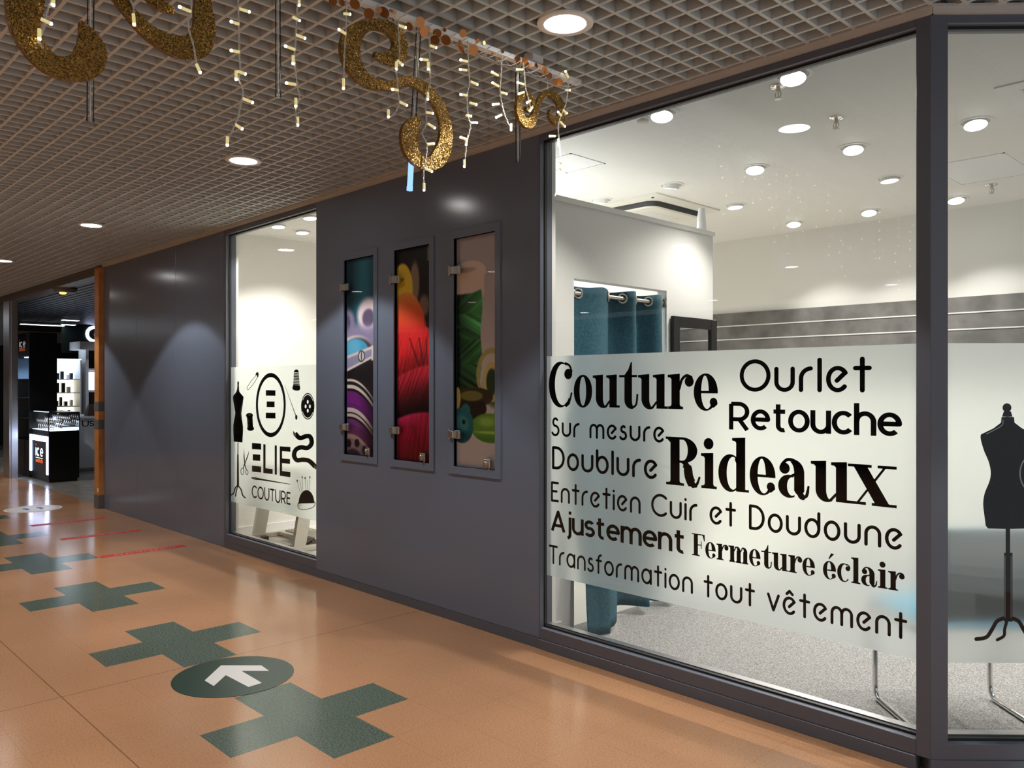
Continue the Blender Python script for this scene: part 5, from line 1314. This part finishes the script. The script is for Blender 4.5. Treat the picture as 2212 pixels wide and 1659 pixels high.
# gold glitter scrolls
def scroll(label, pts, sc_, ox, oy, dx, hang):
    sm_ = smooth([(x / sc_ + ox, y / sc_ + oy, w / sc_) for x, y, w in pts], 6)
    P3 = [dec(x, y, dx) for x, y, w in sm_]; ww = [w * pxm(x, y) for x, y, w in sm_]
    c2 = [(p[1], p[2]) for p in P3]; Ls, Rs = offsets(c2, ww)
    t = thing('glitter_scroll', label, 'hanging ornament', (XD + dx, c2[len(c2) // 2][0], c2[len(c2) // 2][1]), 'gold glitter scrolls')
    b = MB(); n = len(Ls); th_ = .018; vs = []
    for (l0, l1), (r0_, r1_) in zip(Ls, Rs):
        vs += [(XD + dx + th_ / 2, l0, l1), (XD + dx + th_ / 2, r0_, r1_), (XD + dx - th_ / 2, r0_, r1_), (XD + dx - th_ / 2, l0, l1)]
    fs = [(3, 2, 1, 0), (4 * n - 4, 4 * n - 3, 4 * n - 2, 4 * n - 1)]
    for i in range(n - 1):
        for k in range(4): fs.append((4 * i + k, 4 * i + (k + 1) % 4, 4 * i + 4 + (k + 1) % 4, 4 * i + 4 + k))
    b.add(vs, fs); b.build('panel', 'gold', t)
    for hx, hy in hang:
        p = dec(hx, hy, dx); b = MB(); b.tube([p, (XD, p[1], zr_(p[1]) + .005)], .0012, 5); b.build('hanging_wire', 'cord', t)
scroll('large S-shaped gold glitter scroll in the middle of the decoration', [(535, 402, 40), (565, 415, 58), (610, 430, 80), (690, 420, 120), (725, 340, 130), (690, 250, 118), (610, 195, 92), (520, 182, 78), (430, 215, 105), (370, 290, 150), (357, 390, 168), (390, 495, 150), (460, 578, 110), (550, 622, 80), (640, 632, 60), (720, 605, 60), (800, 598, 70), (890, 640, 85), (970, 720, 95), (1030, 820, 100), (1060, 950, 110), (1050, 1070, 122), (1000, 1170, 125), (930, 1207, 90), (855, 1175, 105), (800, 1095, 140), (795, 990, 155), (830, 912, 110), (868, 876, 35)], 3.4, 650, 0, .012, ((795, 44), (905, 185)))
scroll('small pale gold glitter scroll at the wall end of the decoration', [(1648, 798, 22), (1685, 806, 40), (1700, 745, 36), (1655, 695, 40), (1605, 730, 48), (1597, 815, 60), (1630, 890, 72), (1682, 905, 72), (1716, 840, 52), (1742, 750, 40), (1790, 690, 42), (1850, 702, 62), (1902, 765, 70), (1912, 845, 75), (1878, 893, 66), (1832, 856, 50), (1826, 806, 16)], 3.4, 650, 0, .012, ((1136, 202), (1185, 204)))
scroll('hook-shaped gold glitter scroll cut by the upper left corner', [(280, -240, 260), (250, -100, 320), (245, 0, 345), (232, 190, 300), (275, 370, 260), (370, 525, 230), (510, 645, 215), (690, 690, 235), (850, 640, 290), (905, 510, 290), (870, 360, 190), (795, 215, 24)], 4.608, 0, 0, .012, ())
scroll('curled gold glitter scroll cut by the top edge, second from the left', [(1725, 138, 24), (1690, 104, 76), (1600, 55, 105), (1500, -20, 112), (1465, -130, 112), (1590, -225, 118), (1800, -225, 130), (1940, -140, 140), (2005, -20, 155), (2022, 150, 195), (2025, 320, 225), (1950, 455, 255), (1790, 478, 215), (1610, 412, 180), (1450, 300, 150), (1320, 165, 130), (1205, 20, 125), (1120, -90, 120)], 4.608, 0, 0, .012, ())
# acrylic tubes
for k, (a_, c_, lab, blue, w) in enumerate((((196, -60), (195, 262), 'clear acrylic tube light hanging in front of the left hook scroll', 0, 15), ((600, -50), (601, 210), 'clear acrylic tube light between two light strings, left of the big scroll', 0, 12), ((905, 52), (885, 410), 'clear acrylic tube light behind the big scroll, its lower end glowing blue', 1, 12.5), ((1118, 158), (1119, 350), 'clear acrylic tube light beside the small scroll', 0, 11))):
    p0, p1 = Vector(dec(*a_, -.025)), Vector(dec(*c_, -.025)); r_ = w / 2 * pxm(*c_)
    t = thing('tube_pendant', lab, 'light tube', tuple(p1), 'acrylic light tubes')
    if not blue:
        b = MB(); b.tube([p0, p1], r_, 16); b.build('tube', 'tube', t, True)
    else:
        pm = p1 + (p0 - p1) * .17
        b = MB(); b.tube([p0, pm], r_, 16); b.build('tube', 'tube', t, True)
        b = MB(); b.tube([pm, p1 + (p0 - p1) * .02], r_ * .98, 16); b.build('lit_end', 'tubeb', t, True)
    b = MB(); b.tube([p0, p1], r_ * .22, 8); b.build('led_strip', 'whitep', t)
    b = MB(); b.tube([p1 + (p0 - p1) * .02, p1 - (p0 - p1) * .004], r_ * 1.08, 16); b.build('end_cap', 'tube' if not blue else 'tubeb', t)
    b = MB(); b.tube([p0, (XD, p0[1], max(zr_(p0[1]), p0[2] + .01))], .0022, 6); b.build('cord', 'cord', t)
# icicle light strings
def string(label, cord, bulbs, dx=.03, grp='icicle light strings'):
    C3 = [dec(x, y, dx) for x, y in cord]
    t = thing('light_string', label, 'string lights', C3[-1], grp)
    S_ = smooth(C3, 6); b = MB()
    for ph in (0, PI):
        b.tube([(p[0] + .0022 * math.cos(i * 1.3 + ph), p[1] + .0022 * math.sin(i * 1.3 + ph), p[2]) for i, p in enumerate(S_)], .0017, 5)
    b.build('cord', 'cord', t)
    for q in bulbs:
        tp = Vector(dec(q[0], q[1], dx)); near = min(S_, key=lambda p: (Vector(p) - tp).length); d = Vector(near) - tp
        if d.length < .012: d = Vector((0, 0, 1)) * .03
        base = tp + d.normalized() * min(max(d.length, .028), .038)
        b = MB(); b.tube([base, base + (tp - base) * .82], .0052, 8, 0); b.ball(base + (tp - base) * .92, .0052, 8, 1)
        b.build('bulb', ['sleeve', 'tipb' if len(q) > 2 else 'tip'], t, True)
string('icicle light string inside the left hook scroll', [(118, -30), (110, 0), (100, 30), (95, 60), (84, 88), (92, 104)], [(115, 13), (112, 52), (85, 86)])
string('icicle light string in front of the second scroll', [(278, -30), (282, 0), (288, 14), (288, 30)], [(290, 55)])
string('icicle light string inside the curl of the second scroll', [(413, -30), (413, 0), (412, 30), (406, 54), (418, 100), (424, 138)], [(386, 14), (433, 158)])
string('icicle light string with ten bulbs, first full one from the left', [(513, -20), (514, 0), (516, 63), (517, 120), (519, 152), (516, 171), (525, 196), (519, 228), (514, 253), (506, 272), (495, 298), (491, 316)], [(540, 26), (498, 46), (498, 109), (531, 160), (510, 173), (547, 222), (524, 279), (491, 315)])
string('icicle light string with a blue bulb near the top, second full one from the left', [(642, -20), (642, 0), (641, 32), (638, 95), (636, 127), (642, 183), (647, 209), (639, 234), (641, 272)], [(646, 13), (648, 45, 1), (660, 83), (615, 99), (633, 139), (617, 179), (639, 231), (643, 272)])
string('icicle light string at the left edge of the big scroll', [(748, -10), (748, 30), (747, 65), (744, 120), (742, 170)], [(757, 31), (731, 63), (742, 193)])
string('icicle light string hanging over the upper loop of the big scroll', [(862, 40), (860, 60), (863, 120), (855, 150), (857, 165), (860, 200), (862, 223), (853, 244), (842, 252)], [(877, 60), (870, 141), (856, 151), (847, 193), (839, 254), (880, 228)])
string('icicle light string behind the lower curl of the big scroll', [(928, 60), (928, 120), (929, 176), (919, 218), (921, 265), (912, 288), (922, 312), (920, 345), (915, 373), (916, 410)], [(943, 103), (908, 128), (925, 151), (924, 216, 1), (936, 245), (940, 277), (938, 310), (934, 371), (916, 412)])
string('icicle light string hanging free to the right of the big scroll', [(1010, 88), (1011, 120), (1012, 147), (1014, 180), (1009, 206), (1011, 250), (1016, 273), (1008, 309), (1003, 359)], [(994, 129), (993, 150), (1032, 183), (994, 204), (1030, 226), (1018, 251), (1031, 265), (994, 296), (1007, 314), (1003, 361)])
string('icicle light string between the big scroll and the small scroll', [(1084, 120), (1083, 150), (1081, 182), (1080, 195), (1084, 224), (1091, 250), (1104, 280)], [(1062, 155), (1063, 178), (1095, 203), (1064, 226), (1071, 254), (1104, 282)])
string('icicle light string tangled in the loop of the small scroll', [(1130, 135), (1133, 160), (1135, 188), (1142, 215), (1147, 236)], [(1116, 150), (1118, 178), (1120, 203), (1138, 222), (1144, 240)])
string('icicle light string at the end of the rail, hanging before the large window', [(1228, 168), (1226, 200), (1222, 226), (1212, 250), (1206, 274), (1209, 318), (1212, 365), (1206, 400), (1199, 424)], [(1221, 153), (1231, 195), (1225, 245), (1205, 241, 1), (1221, 274), (1187, 294), (1206, 314), (1204, 347), (1216, 369)])
rr = random.Random(21)
def free_string(yv, n):
    t = thing('light_string', 'icicle light string outside the picture, at most mirrored in the shop glass', 'string lights', (XD, yv, 2.4), 'icicle light strings')
    b = MB(); b.tube([(XD, yv + .01 * math.sin(i), 2.9 - .07 * i) for i in range(n + 1)], .003, 5); b.build('cord', 'cord', t)
    for i in range(n):
        z_ = 2.86 - .07 * i; s_ = rr.choice((-1, 1))
        b = MB(); b.tube([(XD, yv, z_), (XD, yv + s_ * .03, z_ - .01)], .0052, 8, 0); b.ball((XD, yv + s_ * .034, z_ - .012), .0065, 8, 1); b.build('bulb', ['sleeve', 'tip'], t)
for i in range(11): free_string(-2.95 - .31 * i, rr.randint(5, 10))
